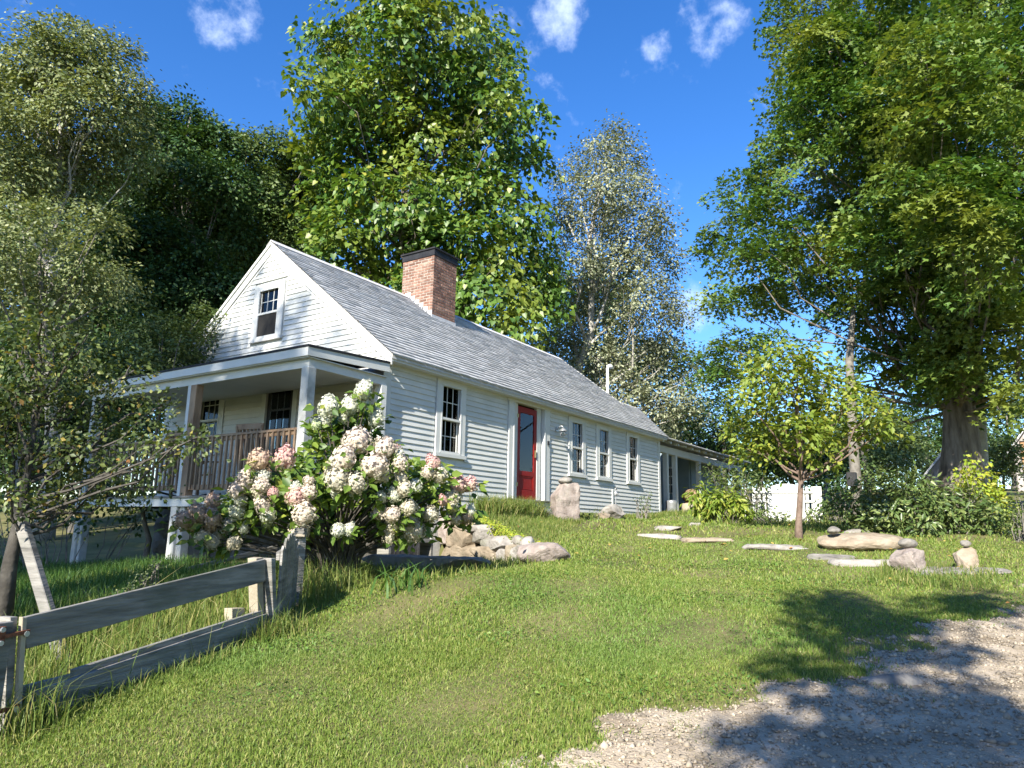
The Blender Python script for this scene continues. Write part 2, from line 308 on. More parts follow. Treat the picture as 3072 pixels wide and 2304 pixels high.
# clapboards, each a board of its own
def cut_spans(a0, a1, z0, z1, holes):
    sp = [(a0, a1)]
    for h in holes:
        if h[2] < z1 - .03 and h[3] > z0 + .03:
            sp = [s for p, q in sp for s in ((p, min(q, h[0])), (max(p, h[1]), q)) if s[1] - s[0] > .02]
    out = []
    for p, q in sp:
        while q - p > 3.4: w = random.uniform(1.6, 3.2); out.append((p, p + w - .0025)); p += w
        out.append((p, q))
    return out
EXPO = .1
long_cas = [(1.33, 2.24, .60, 2.06), (3.66, 5.40, -.4, 2.12), (6.22, 7.11, .58, 2.04), (7.65, 8.55, .58, 2.04), (9.47, 10.37, .59, 2.05), (2.63, 3.7, -.4, -.035), (8.56, 8.64, -.4, .43)]
r = 0; z = -.30
while z < 2.04:
    for a, b in cut_spans(.15, XE - .11, z, z + EXPO, long_cas):
        j = random.uniform(-.003, .003)
        MB().prism([(a, 0, z + j), (a, -.029, z + j), (a, -.009, z + EXPO + .012), (a, 0, z + EXPO + .012)], (b - a, 0, 0)).build('clapboard', M['clap'], house)
    z += EXPO
hz = lambda y: roof_z(y) - .26 if y <= RY else roof_z(2 * RY - y) - .26
def gable_rows(z0, z1, lim, holes):
    z = z0
    while z < z1:
        lo0, hi0, lo1, hi1 = lim(z) + lim(z + EXPO)
        for a, b in cut_spans(lo0, hi0, z, z + EXPO, holes):
            at_ = lo1 if a == lo0 else a; bt = hi1 if b == hi0 else b
            if bt - at_ < .03: continue
            j = random.uniform(-.003, .003)
            v = [(0, a, z + j), (-.029, a, z + j), (-.009, at_, z + EXPO + .012), (0, at_, z + EXPO + .012), (0, b, z + j), (-.029, b, z + j), (-.009, bt, z + EXPO + .012), (0, bt, z + EXPO + .012)]
            MB().add(v, [(0, 1, 2, 3), (7, 6, 5, 4), (0, 4, 5, 1), (1, 5, 6, 2), (2, 6, 7, 3), (3, 7, 4, 0)]).build('clapboard', M['clap'], house)
        z += EXPO
gable_rows(-.13, 1.90, lambda z: (.15, 6.25), [(2.08, 3.07, -.3, 2.1), (4.23, 5.17, .66, 2.15)])
gable_rows(2.08, 4.55, lambda z: (RY - max(0, (RZ - .26 - z) / SL), RY + max(0, (RZ - .26 - z) / SL)), [(2.66, 3.62, 2.76, 4.06)])

# trim
MB().box(-.035, .15, -.035, -.001, -.32, 2.02).build('corner_board', M['white'], house)
MB().box(-.035, -.001, -.0009, .15, -.32, 1.98).build('corner_board', M['white'], house)
MB().box(XE - .11, XE + .03, -.035, -.001, -.33, 2.05).build('corner_board', M['white'], house)
MB().box(2.63, 5.40, -.05, -.002, -.25, -.03).build('water_table_board', M['white'], house)
MB().box(2.63, 3.70, -.058, -.002, -.03, -.012).build('drip_board', M['white'], house)
MB().box(.0, XE + .03, -.03, -.002, 2.045, 2.115).build('frieze_board', M['white'], house)
MB().box(-.03, 12.0, -.21, -.004, 2.075, 2.115).build('soffit', M['white'], house)
MB().box(-.03, 12.0, -.222, -.195, 2.1155, 2.165).build('eave_fascia', M['white'], house)

# roof
RB = np.array([11.45, RY - .02, roof_z(RY - .02)]); RC = np.array([11.72, 1.06, roof_z(1.06)]); RD = np.array([13.2, 1.16, roof_z(1.16)]); RE_ = np.array([12.06, EY, EZ])
X0 = -.06
ridge_dip = lambda x: -.05 * math.sin(max(0, min(1, x / 11.4)) * math.pi)
roof = MB(); fp = [(X0, EY, EZ), tuple(RE_), tuple(RD), tuple(RC), tuple(RB), (X0, RY, RZ)]
roof.prism([np.array(p) - (0, 0, .03) for p in fp], (0, 0, -.07))
BY = 2 * RY - EY
roof.prism([np.array(p) - (0, 0, .0) for p in [(X0, RY + .001, RZ - .0), (RB[0], RY + .001, RZ - .012), (11.75, BY, EZ), (X0, BY, EZ)]], (0, 0, -.07))
roof.add([RC, RD, (13.0, 2.4, 2.35), (11.74, 2.4, 2.35)], [(0, 1, 2, 3)])
roof.add([RB, RC, (11.74, 2.4, 2.3), (11.75, BY, EZ)], [(0, 1, 2, 3)])
roof_o = roof.build('roof', M['roofing'], house)
# shingle tabs on the front slope
cs = 1 / math.hypot(1, SL); LEN = (RY - EY) / cs; up = np.array([0, cs, SL * cs]); nrm = np.array([0, -SL * cs, cs])
def x_end(s):                                       # far limit of the slope at distance s from the eave
    y = EY + s * cs
    if y < 1.16: return RE_[0] + (RD[0] - RE_[0]) * (y - EY) / (1.16 - EY)
    return RC[0] + (RB[0] - RC[0]) * min(1, (y - 1.06) / (RB[1] - 1.06))
V = []; F = []; EXS = .135; k = 0; row = 0
while (row + .3) * EXS < LEN:
    s0 = row * EXS - .015; s1 = min(s0 + EXS * 1.25, LEN); x = X0 - .02 - (row % 2) * .15 - random.random() * .05; xe = x_end(max(0, s0)) + .01
    while x < xe:
        w = random.uniform(.24, .33); a = max(x, X0 - .02); b = min(x + w - .006, xe); x += w
        if b - a < .03: continue
        t0 = .024 + random.random() * .014; t1 = .003; base = np.array([0, EY, EZ - .03])
        sg0 = s0 - random.choice([0, 0, .012]); dz = [ridge_dip(a) * max(0, sg0) / LEN, ridge_dip(b) * max(0, sg0) / LEN]
        q = lambda xx, s, t, d=0: base + up * s + nrm * t + np.array([xx, 0, d])
        V += [q(a, sg0, -.002), q(b, sg0, -.002), q(b, sg0, t0), q(a, sg0, t0), q(b, s1, t1), q(a, s1, t1)]
        F += [(k, k + 1, k + 2, k + 3), (k + 3, k + 2, k + 4, k + 5)]; k += 6
    row += 1
tag(npmesh('shingles', np.array(V), np.array(F), M['roofing'], roof_o), 'overlapping grey asphalt shingles', kind='stuff')
MB().prism([(X0 - .02, RY - .14, RZ - .14 * SL + .012), (X0 - .02, RY, RZ + .012), (X0 - .02, RY + .14, RZ - .14 * SL + .012), (X0 - .02, RY, RZ - .01)], (RB[0] - X0, 0, 0)).build('ridge_cap', M['roofing'], roof_o)
for sgn in (1, -1):                                 # rake boards and mouldings on the gable
    f = lambda y: RY + sgn * (y - RY)
    e = EY + .02
    P_ = lambda y, d: (0, f(y), roof_z(y) - d)
    MB().prism([np.array(P_(e, .09)) + (-.055, 0, 0), np.array(P_(RY, .09)) + (-.055, 0, 0), np.array(P_(RY, .27)) + (-.055, 0, 0), np.array(P_(e, .22)) + (-.055, 0, 0)], (.025, 0, 0)).build('rake_board', M['white'], roof_o)
    MB().prism([np.array(P_(e, .031)) + (-.085, 0, 0), np.array(P_(RY, .031)) + (-.085, 0, 0), np.array(P_(RY, .095)) + (-.085, 0, 0), np.array(P_(e, .095)) + (-.085, 0, 0)], (.0545, 0, 0)).build('rake_moulding', M['white'], roof_o)
    MB().prism([np.array(P_(.25, .28)) + (-.034, 0, 0), np.array(P_(RY, .28)) + (-.034, 0, 0), np.array(P_(RY, .33)) + (-.034, 0, 0), np.array(P_(.25, .33)) + (-.034, 0, 0)], (.03, 0, 0)).build('rake_trim', M['white'], roof_o)

# chimney
CX0, CX1, CY0, CY1, CZT = 3.93, 4.80, 2.373, 3.37, 5.80
chim = part_empty('chimney', house, (CX0, CY0, 4.2))
MB().box(CX0 + .008, CX1 - .002, CY0 + .008, CY1, 4.1, CZT).build('mortar_core', M['mortar'], chim)
bL, bH, jt = .19, .056, .015
brk = MB().box(-bL / 2, bL / 2, -.045, .045, -bH / 2, bH / 2).build('brick', M['brick'], chim, bevel=.004)
first = True
nc = int((CZT - 4.15) / (bH + jt))
for c in range(nc):
    zc = CZT - (c + .5) * (bH + jt)
    for face in (0, 1):
        ln = (CX1 - CX0) if face == 0 else (CY1 - CY0); s = -(c % 2) * (bL + jt) / 2 if face == 0 else -((c + 1) % 2) * (bL + jt) / 2
        while s < ln - .03:
            a = max(0, s); b = min(s + bL, ln); s += bL + jt
            if b - a < .035: continue
            m_ = (a + b) / 2; d = random.uniform(-.003, .003)
            if face == 0: loc = np.array([CX0 + m_, CY0 + .045 + d - .001, zc]); rot = (0, 0, 0); yy = CY0
            else: loc = np.array([CX0 + .045 + d, CY0 + m_, zc]); rot = (0, 0, math.pi / 2); yy = CY0 + m_
            if zc + bH / 2 < roof_z(min(yy, 2 * RY - yy)) - .03: continue
            o = brk if first else copy_of(brk, chim, loc)
            if first: WL[o.name] = loc; o.location = (loc - WL[chim.name]).tolist(); first = False
            o.rotation_euler = rot; o.scale = ((b - a) / bL, 1, 1)
capm = MB(); g = .018
capm.box(CX0 - g, CX1 + g, CY0 - g, CY1 + g, CZT - .005, CZT + .15)
capm.build('chimney_band', M['black'], chim)
MB().prism([(CX0 - .05, CY0 - .05, CZT + .15), (CX1 + .05, CY0 - .05, CZT + .15), (CX1 + .05, CY1 + .05, CZT + .15), (CX0 - .05, CY1 + .05, CZT + .15)], (0, 0, .035)).build('chimney_cap', M['tar'], chim)
for i in range(6):                                  # stepped lead flashing against the roof
    y0 = CY0 + i * .14; zr = roof_z(y0)
    MB().box(CX0 - .006, CX0 - .001, y0, y0 + .17, zr - .02, zr + .16).build('flashing', M['lead'], chim)
MB().box(CX0 - .02, CX1 + .03, CY0 - .012, CY0 - .004, roof_z(CY0) - .06, roof_z(CY0) + .05).build('flashing', M['lead'], chim)

# windows
def window(wall, a0, a1, z0, z1, parent=house, muntins=(True, True), curtain=True, sill=True, screen=False, cw=.125, trim=None):
    trim = trim or M['white']
    T = (lambda a, d, z: (a, d, z)) if wall == 'y' else (lambda a, d, z: (d, a, z))
    def bx(a, b, d0, d1, zz0, zz1, mb=None):
        mb = mb or MB(); return mb.box(a, b, d0, d1, zz0, zz1) if wall == 'y' else mb.box(d0, d1, a, b, zz0, zz1)
    c = T((a0 + a1) / 2, 0, z0); w = part_empty('window', parent, c); zm = z0 + (z1 - z0) * .5
    bx(a0 - cw, a0, -.045, .06, z0 - .01, z1 + .115).build('casing', trim, w); bx(a1, a1 + cw, -.045, .06, z0 - .01, z1 + .115).build('casing', trim, w)
    bx(a0 + .0005, a1 - .0005, -.043, .06, z1, z1 + .115).build('head_casing', trim, w)
    if sill: bx(a0 - cw - .02, a1 + cw + .02, -.075, .06, z0 - .075, z0 - .0105).build('sill', trim, w)
    # storm frame proud of the casing, then sashes behind
    f = .035
    fr = MB(); bx(a0, a0 + f, -.05, -.02, z0, z1, fr); bx(a1 - f, a1, -.05, -.02, z0, z1, fr); bx(a0 + f, a1 - f, -.049, -.02, z0 - .009, z0 + f, fr); bx(a0 + f, a1 - f, -.049, -.02, z1 - f * .6, z1, fr)
    fr.build('storm_frame', trim, w)
    for s, (p, q) in enumerate(((zm, z1), (z0, zm))):
        d = .0 if s == 0 else .022
        sf = MB(); e = .022
        bx(a0 + f, a0 + f + e, d, d + .03, p, q, sf); bx(a1 - f - e, a1 - f, d, d + .03, p, q, sf)
        bx(a0 + f + e, a1 - f - e, d, d + .03, q - e, q, sf); bx(a0 + f + e, a1 - f - e, d - (.035 if s else 0), d + .03, p if s == 0 else p, p + e + (.012 if s == 0 else 0), sf)
        sf.build('sash', trim, w)
        ia, ib, iz0, iz1 = a0 + f + e, a1 - f - e, p + e + .012, q - e
        nx, nz = (3, 2) if muntins[s] else (1, 1); mw = .014
        for i in range(1, nx): x = ia + (ib - ia) * i / nx; bx(x - mw / 2, x + mw / 2, d + .004, d + .022, iz0, iz1).build('muntin', trim, w)
        for i in range(1, nz):
            zz = iz0 + (iz1 - iz0) * i / nz
            for k2 in range(nx):
                xa = ia + (ib - ia) * k2 / nx + mw / 2; xb = ia + (ib - ia) * (k2 + 1) / nx - mw / 2
                bx(xa, xb, d + .005, d + .021, zz - mw / 2, zz + mw / 2).build('muntin', trim, w)
        for i in range(nx):
            for j in range(nz):
                xa = ia + (ib - ia) * i / nx; xb = ia + (ib - ia) * (i + 1) / nx; za = iz0 + (iz1 - iz0) * j / nz; zb = iz0 + (iz1 - iz0) * (j + 1) / nz
                bx(xa, xb, d + .011, d + .014, za, zb).build('pane', M['glass'], w)
    bx(a0 + f, a1 - f, -.046, -.018, zm - .02, zm + .022).build('meeting_rail', trim, w)
    if curtain:
        for sd in (0, 1):
            cu = MB(); n = 14; wv = (a1 - a0) * (.24 if sd == 0 else .34); xa = a0 + .02 if sd == 0 else a1 - .02 - wv
            vs = []; 
            for i in range(n + 1):
                for zz, tk in ((z0, .55 if sd else .8), (z0 + (z1 - z0) * .35, .6 if sd else .75), (z1, 1)):
                    u = i / n; x = (xa + wv - wv * tk * (1 - u)) if sd else (xa + wv * tk * u)
                    vs.append(T(x, .13 + .02 * math.sin(i * 2.1), zz))
            fs = [(i * 3 + j, (i + 1) * 3 + j, (i + 1) * 3 + j + 1, i * 3 + j + 1) for i in range(n) for j in (0, 1)]
            cu.add(vs, fs).build('curtain', M['curtain'], w, smooth=True)
    if screen: bx(a0 + f, a1 - f, -.03, -.026, z0 + f, zm - .02).build('insect_screen', M['dark_int'], w)
    return w
window('y', 1.48, 2.09, .72, 1.97); window('y', 6.37, 6.96, .70, 1.94); window('y', 7.80, 8.40, .70, 1.94); window('y', 9.62, 10.22, .71, 1.96, muntins=(True, False))
window('x', 2.82, 3.46, 2.92, 3.90, muntins=(True, False), curtain=False, screen=True, cw=.13)
window('x', 4.36, 5.04, .78, 2.02, curtain=False)

# red door with its surround
dr = part_empty('door', house, (4.5, 0, 0))
for a, b, d0, d1 in ((3.70, 3.86, -.045, .10), (5.16, 5.36, -.045, .10), (3.86, 3.90, -.055, .10), (5.12, 5.16, -.055, .10)):
    MB().box(a, b, d0, d1, .0, 2.02).build('pilaster', M['white'], dr)
for a, b in ((3.96, 4.115), (4.905, 5.06)): MB().box(a, b, .02, .10, .0, 2.02).build('jamb_board', M['white'], dr)
for a, b in ((3.90, 3.96), (5.06, 5.12)): MB().box(a, b, .07, .10, .0, 2.02).build('sidelight_recess', M['dark_int'], dr)
MB().box(3.64, 5.42, -.05, .10, 2.02, 2.10).build('door_head', M['white'], dr)
MB().box(3.62, 5.44, -.09, .12, -.028, -.0005).build('threshold', M['grey_wood'], dr)
D0, D1, DZ = 4.118, 4.902, 1.975
pn = part_empty('door_leaf', dr, (4.51, .04, 0))
leaf = dict(d0=.03, d1=.065)
def db(a, b, z0, z1, d0=.03, d1=.065, m='red', nm='door_rail'): return MB().box(a, b, d0, d1, z0, z1).build(nm, M[m], pn, bevel=.003)
db(D0, D0 + .115, .002, DZ, nm='door_stile'); db(D1 - .115, D1, .002, DZ, nm='door_stile')
db(D0 + .1155, D1 - .1155, DZ - .13, DZ - .001); db(D0 + .1155, D1 - .1155, .50, .60); db(D0 + .1155, D1 - .1155, .003, .20)
db(D0 + .1155, D1 - .1155, .2005, .4995, .045, .06, nm='door_panel')
for a, b, z0, z1 in ((D0 + .13, D1 - .13, .215, .23), (D0 + .13, D1 - .13, .47, .485), (D0 + .13, D0 + .142, .23, .47), (D1 - .142, D1 - .13, .23, .47)):
    db(a, b, z0, z1, .036, .045, nm='panel_moulding')
MB().box(D0 + .116, D1 - .116, .046, .052, .6005, DZ - .1305).build('door_glass', M['glass'], pn)
MB().box(D0 + .10, D1 - .10, .11, .14, .0, DZ).build('inner_door', mat('grey_green_inner_door', [(.16, .19, .18), (.20, .23, .22)], 4, .6), dr)
MB().box(D1 - .075, D1 - .05, .0, .03, .92, 1.08).build('door_handle', M['brass'], pn)
for zz in (.27, 1.72): MB().box(D0 - .03, D0 + .03, .012, .03, zz, zz + .075).build('hinge', M['brass'], pn)
# wall lamp (barn light) and bell box
lm = part_empty('wall_lamp', house, (5.66, 0, 1.62))
MB().lathe((0, 0, 0), [(.055, 0), (.055, .02), (.03, .03)], 14)
b_ = MB(); b_.tube([(5.66, -.029, 1.64), (5.66, -.05, 1.64)], [.055, .05], 14); b_.build('lamp_backplate', M['galv'], lm)
MB().tube([(5.66, -.05, 1.64), (5.66, -.10, 1.69), (5.66, -.16, 1.72), (5.66, -.20, 1.70), (5.66, -.21, 1.66)], .012, 8).build('lamp_arm', M['galv'], lm, smooth=True)
MB().lathe((5.66, -.21, 1.62), [(.03, .04), (.045, .02), (.10, -.015), (.105, -.025)], 18).build('lamp_shade', M['galv'], lm, smooth=True)
MB().lathe((5.66, -.21, 1.60), [(.045, 0), (.055, -.05), (.05, -.11), (.02, -.13)], 14).build('lamp_globe', M['glass'], lm, smooth=True)
for i in range(6):
    t = i * math.pi / 3; MB().tube([(5.66 + .06 * math.cos(t), -.21 + .06 * math.sin(t), 1.60), (5.66 + .066 * math.cos(t), -.21 + .066 * math.sin(t), 1.53), (5.66 + .03 * math.cos(t), -.21 + .03 * math.sin(t), 1.465)], .004, 5).build('lamp_guard', M['galv'], lm)
MB().box(5.24, 5.29, -.075, -.0455, 1.24, 1.33).build('door_bell', M['black'], house)
# spigot board on the wall
MB().box(8.56, 8.64, -.04, -.002, -.33, .43).build('trim_board', M['white'], house)

# foundation and cellar front
fnd = MB().box(1.66, XE, -.0, .3, -.9, -.302); fnd.build('foundation', M['stone_dark'], house)
for i in range(9): MB().box(.02 + i * .145, .02 + i * .145 + .138, -.012 - .004 * (i % 2), .02, -1.42, -.302).build('cellar_board', M['dark_board'], house)
MB().box(1.345, 1.60, -.04, .06, -1.42, -.303).build('cellar_post', M['trim_old'], house)
MB().box(.02, .06, .02, 6.3, -1.75, -.27).build('foundation', M['stone_dark'], house)

# ------------------------------------------------------------------ porch (part of the house)
PX = -1.66; PZ = -.18; PYL = 6.1
MB().prism([(PX - .11, -.20, 1.935), (PX - .11, PYL + .1, 1.935), (-.06, PYL + .1, 2.02), (-.06, -.20, 2.02)], (0, 0, .035)).build('porch_roof', M['tar'], house)
MB().box(PX - .10, PX - .075, -.185, PYL + .08, 1.805, 1.934).build('porch_fascia', M['white'], house)
MB().prism([(PX - .0745, -.185, 1.807), (PX - .0745, -.185, 1.934), (-.056, -.185, 2.018), (-.056, -.185, 1.88)], (0, .025, 0)).build('porch_fascia', M['white'], house)
MB().box(PX - .0745, -.07, -.159, PYL, 1.79, 1.804).build('porch_ceiling', M['white'], house)
MB().box(PX + .005, PX + .125, -.11, PYL - .02, 1.66, 1.789).build('porch_beam', M['white'], house)
MB().box(PX + .126, -.04, -.11, -.0, 1.66, 1.789).build('porch_beam', M['white'], house)
MB().box(-.16, -.036, -.125, .03, -.145, 1.659).build('porch_post', M['white'], house)
MB().box(PX - .01, PX + .135, -.125, .035, PZ, 1.659).build('porch_post', M['trim_old'], house, bevel=.006)
MB().box(PX - .005, PX + .13, 2.64, 2.80, PZ, 1.659).build('porch_post', M['cedar'], house, bevel=.006)
MB().box(PX + .01, PX + .12, 2.802, 2.90, PZ, 1.659).build('porch_post', M['white'], house)
MB().box(PX - .01, PX + .13, 5.86, 6.02, PZ, 1.659).build('porch_post', M['trim_old'], house, bevel=.006)
for i in range(12):                                 # deck boards run with the gable, ends of joist hidden by the skirt
    x0 = PX - .06 + i * .142; MB().box(x0, x0 + .137, -.20, PYL + .05, PZ - .034, PZ - .001).build('deck_board', M['cedar'] if i else M['grey_wood'], house)
MB().box(PX - .03, PX, -.17, PYL, PZ - .17, PZ - .035).build('deck_skirt', M['white'], house)
MB().box(PX + .0005, -.04, -.17, -.14, PZ - .17, PZ - .035).build('deck_skirt', M['white'], house)
for i in range(9): MB().box(PX + .001, -.01, .2 + i * .7, .24 + i * .7, PZ - .17, PZ - .036).build('deck_joist', M['dark_board'], house)
for y0, y1, ym in ((-.12, .06, None), (2.60, 2.98, 2.79), (5.78, 6.06, 5.92)):
    zb = gz(PX, (y0 + y1) / 2) - .12
    if ym is None: MB().box(PX - .005, PX + .15, y0, y1, zb, PZ - .171).build('support_post', M['trim_old'], house, bevel=.008)
    else:
        MB().box(PX + .02, PX + .16, y0 + .05, ym, zb, PZ - .171).build('support_post', M['trim_old'], house, bevel=.008)
        MB().box(PX - .02, PX + .14, ym + .006, y1, zb, PZ - .171).build('support_post', M['trim_old'], house, bevel=.008)
def railing(p, q, zt=.765, zb=-.045, n=None, tag_=''):
    p = np.array(p); q = np.array(q); L_ = np.linalg.norm(q - p); d = (q - p) / L_; rl = part_empty('porch_railing', house, ((p + q) / 2).tolist() + [PZ])
    P3 = lambda s, z: np.array([*(p + d * s), z])
    MB().beam(P3(0, zt), P3(L_, zt), .085, .035).build('top_rail', M['cedar'], rl)
    MB().beam(P3(0, zt - .05), P3(L_, zt - .05), .035, .06).build('sub_rail', M['cedar'], rl)
    MB().beam(P3(0, zb), P3(L_, zb), .04, .085).build('bottom_rail', M['cedar'], rl)
    n = n or int(L_ / .119)
    for i in range(n):
        s = (i + .5) * L_ / n
        nn = np.array([-d[1], d[0]]) * .028
        c = p + d * s - nn * (1 if abs(d[1]) > .5 else -1) * -1
        MB().box(c[0] - .017, c[0] + .017, c[1] - .017, c[1] + .017, zb - .03, zt - .02).build('baluster', M['cedar'], rl)
railing((PX + .055, .04), (PX + .055, 2.635)); railing((PX + .055, 2.905), (PX + .055, 5.855)); railing((PX + .14, -.06), (-.165, -.06))
# porch door (dark, glazed) inside the porch
pd = part_empty('porch_door', house, (0, 2.575, -.17))
MB().box(-.045, .05, 2.08, 2.195, -.17, 2.0).build('casing', M['white'], pd); MB().box(-.045, .05, 2.955, 3.07, -.17, 2.0).build('casing', M['white'], pd); MB().box(-.044, .05, 2.196, 2.954, 1.96, 2.0).build('head_casing', M['white'], pd)
MB().box(.0, .045, 2.2, 2.95, -.165, 1.955).build('door_leaf', M['black'], pd)
for i in range(3):
    for j in range(3): MB().box(-.006, -.001, 2.31 + i * .185, 2.47 + i * .185, .75 + j * .37, 1.08 + j * .37).build('pane', M['glass'], pd)
# ================================================================== ground
def axis_grid(lo, hi, fine_lo, fine_hi, step, grow=1.16):
    a = list(np.arange(fine_lo, fine_hi, step)); s = step; x = fine_lo
    while x > lo: s *= grow; x -= s; a.insert(0, x)
    s = step; x = a[-1]
    while x < hi: s *= grow; x += s; a.append(x)
    return np.array(a)
gx = axis_grid(-500, 600, -9.5, 14, .13); gy = axis_grid(-500, 600, -11, 2, .13)
XX, YY = np.meshgrid(gx, gy, indexing='ij'); ZZ = H(XX, YY) + (np.sin(XX * 3.1 + YY * 1.7) * .5 + np.sin(YY * 4.3 - XX * 1.3)) * .008
nx_, ny_ = XX.shape; idx = np.arange(nx_ * ny_).reshape(nx_, ny_)
GF = np.stack([idx[:-1, :-1], idx[1:, :-1], idx[1:, 1:], idx[:-1, 1:]], -1).reshape(-1, 4)
M['ground'] = mat('lawn_soil', [(.085, .085, .03), (.13, .13, .045), (.19, .16, .07)], 1.3, .95, .5, 30, dirt=((.17, .125, .065), .9, .55, .75, .6), detail=8)
tag(npmesh('lawn_ground', np.stack([XX, YY, ZZ], -1).reshape(-1, 3), GF, M['ground'], org=np.array([0., 0., 0.]), smooth=True), 'green sloping lawn in front of the farmhouse', kind='structure')
# driveway: edge runs from the lower middle of the view to the right
DE = np.array([ground(*p)[:2] for p in ((1580, 2304), (1800, 2225), (2050, 2125), (2260, 2060), (2470, 2000), (2680, 1935), (2880, 1870), (3060, 1800))])
DE = np.vstack([[DE[0] + (DE[0] - DE[1]) * 12], DE, [[6.0, -10.6]], [[16., -15.]]])
def drive_dist(x, y):                               # signed distance to the drive edge: > 0 on the drive
    x = np.asarray(x, float); y = np.asarray(y, float); best = np.full(x.shape, 1e9); sg = np.zeros(x.shape)
    for a, b in zip(DE, DE[1:]):
        d = b - a; L2 = d @ d; t = np.clip(((x - a[0]) * d[0] + (y - a[1]) * d[1]) / L2, 0, 1)
        ex = x - a[0] - t * d[0]; ey = y - a[1] - t * d[1]; r = np.hypot(ex, ey); s = -np.sign(d[0] * (y - a[1]) - d[1] * (x - a[0]))
        sg = np.where(r < best, s, sg); best = np.minimum(best, r)
    return best * sg
def wob(x, y): return .16 * np.sin(2.3 * x + 1.1 * y) + .11 * np.sin(5.1 * y - 3.3 * x + 1) + .09 * np.sin(9.7 * x + 7.9 * y) + .07 * np.sin(17 * y - 13 * x) + .05 * np.sin(31 * x + 23 * y) * np.sin(29 * y - 7 * x)
dx = np.arange(-9.2, 6, .04); dy = np.arange(-11, -5, .04)
DX, DY = np.meshgrid(dx, dy, indexing='ij'); dd_ = np.maximum(drive_dist(DX, DY) + wob(DX, DY), drive_dist(DX, DY) - .3); DZ_ = H(DX, DY) + np.clip(dd_ * .11 - .006, -.03, .022) + .004 * np.sin(DX * 11 + DY * 7)
keep = dd_ > -.14
ii = np.arange(DX.size).reshape(DX.shape); kc = keep[:-1, :-1] & keep[1:, :-1] & keep[1:, 1:] & keep[:-1, 1:]
DF = np.stack([ii[:-1, :-1], ii[1:, :-1], ii[1:, 1:], ii[:-1, 1:]], -1)[kc]
M['drive'] = mat('gravel_drive', [(.23, .18, .125), (.40, .33, .24), (.52, .44, .335)], 3.4, .95, .9, 60, dirt=((.15, .115, .07), 1.1, .5, .7, .75), detail=12)
u_, inv = np.unique(DF.ravel(), return_inverse=True)
tag(npmesh('driveway', np.stack([DX, DY, DZ_], -1).reshape(-1, 3)[u_], inv.reshape(-1, 4), M['drive'], org=np.array([0., 0., -1.5]), smooth=True), 'worn gravel driveway', kind='structure')

# ------------------------------------------------------------------ rocks
def rock_mesh(dims, seed, sub=4, cuts=12, flat_top=0.0, soft=.0, boxy=0.0):
    bm = bmesh.new(); bmesh.ops.create_icosphere(bm, subdivisions=sub, radius=1.0); r = random.Random(seed)
    pl = [(unit([r.gauss(0, 1), r.gauss(0, 1), r.gauss(0, 1)]), r.uniform(.5, .82)) for _ in range(cuts)]
    if flat_top: pl.append((np.array([0, 0, 1.]), flat_top))
    vs = []
    for v in bm.verts:
        p = np.array(v.co)
        if boxy: p = p * ((1 - boxy) + boxy / (np.abs(p).max() + 1e-6)) / (1 + .35 * boxy)
        for n, h in pl:
            d = p @ n
            if d > h: p = p - n * (d - h) * (1 - soft)
        v.co = p; vs.append(p)
    vs = np.array(vs); ext = (vs.max(0) - vs.min(0)) / 2; mid = (vs.max(0) + vs.min(0)) / 2
    for v in bm.verts: v.co = (np.array(v.co) - mid) / ext * np.array(dims) / 2
    bm.normal_update(); amp = .16 * min(dims); fq = 1.1 / max(.12, min(dims)); off = Vector((seed * 3.7, seed * 1.3, 0))
    dl = [amp * (mnoise.fractal(v.co * fq + off, 1.0, 2.1, 4) * .5 + (abs(mnoise.noise(v.co * fq * 2.3 + off)) - .3) * .35) for v in bm.verts]
    for v, e in zip(bm.verts, dl): v.co = v.co + v.normal * e
    me = bpy.data.meshes.new('rock'); bm.to_mesh(me); bm.free()
    me.polygons.foreach_set('use_smooth', [soft > .55] * len(me.polygons)); return me
def rock(name, c, dims, seed, m, parent=None, rotz=0., tilt=(0, 0), **kw):
    tg = {k: kw.pop(k) for k in ('label', 'cat', 'group', 'kind') if k in kw}
    me = rock_mesh(dims, seed, **kw); me.materials.append(M[m]); o = finish(bpy.data.objects.new(name, me), parent, c); o.rotation_euler = (tilt[0], tilt[1], rotz)
    return tag(o, **tg)
YAW = math.atan2(ROT[1, 2], ROT[0, 2])              # heading of the view

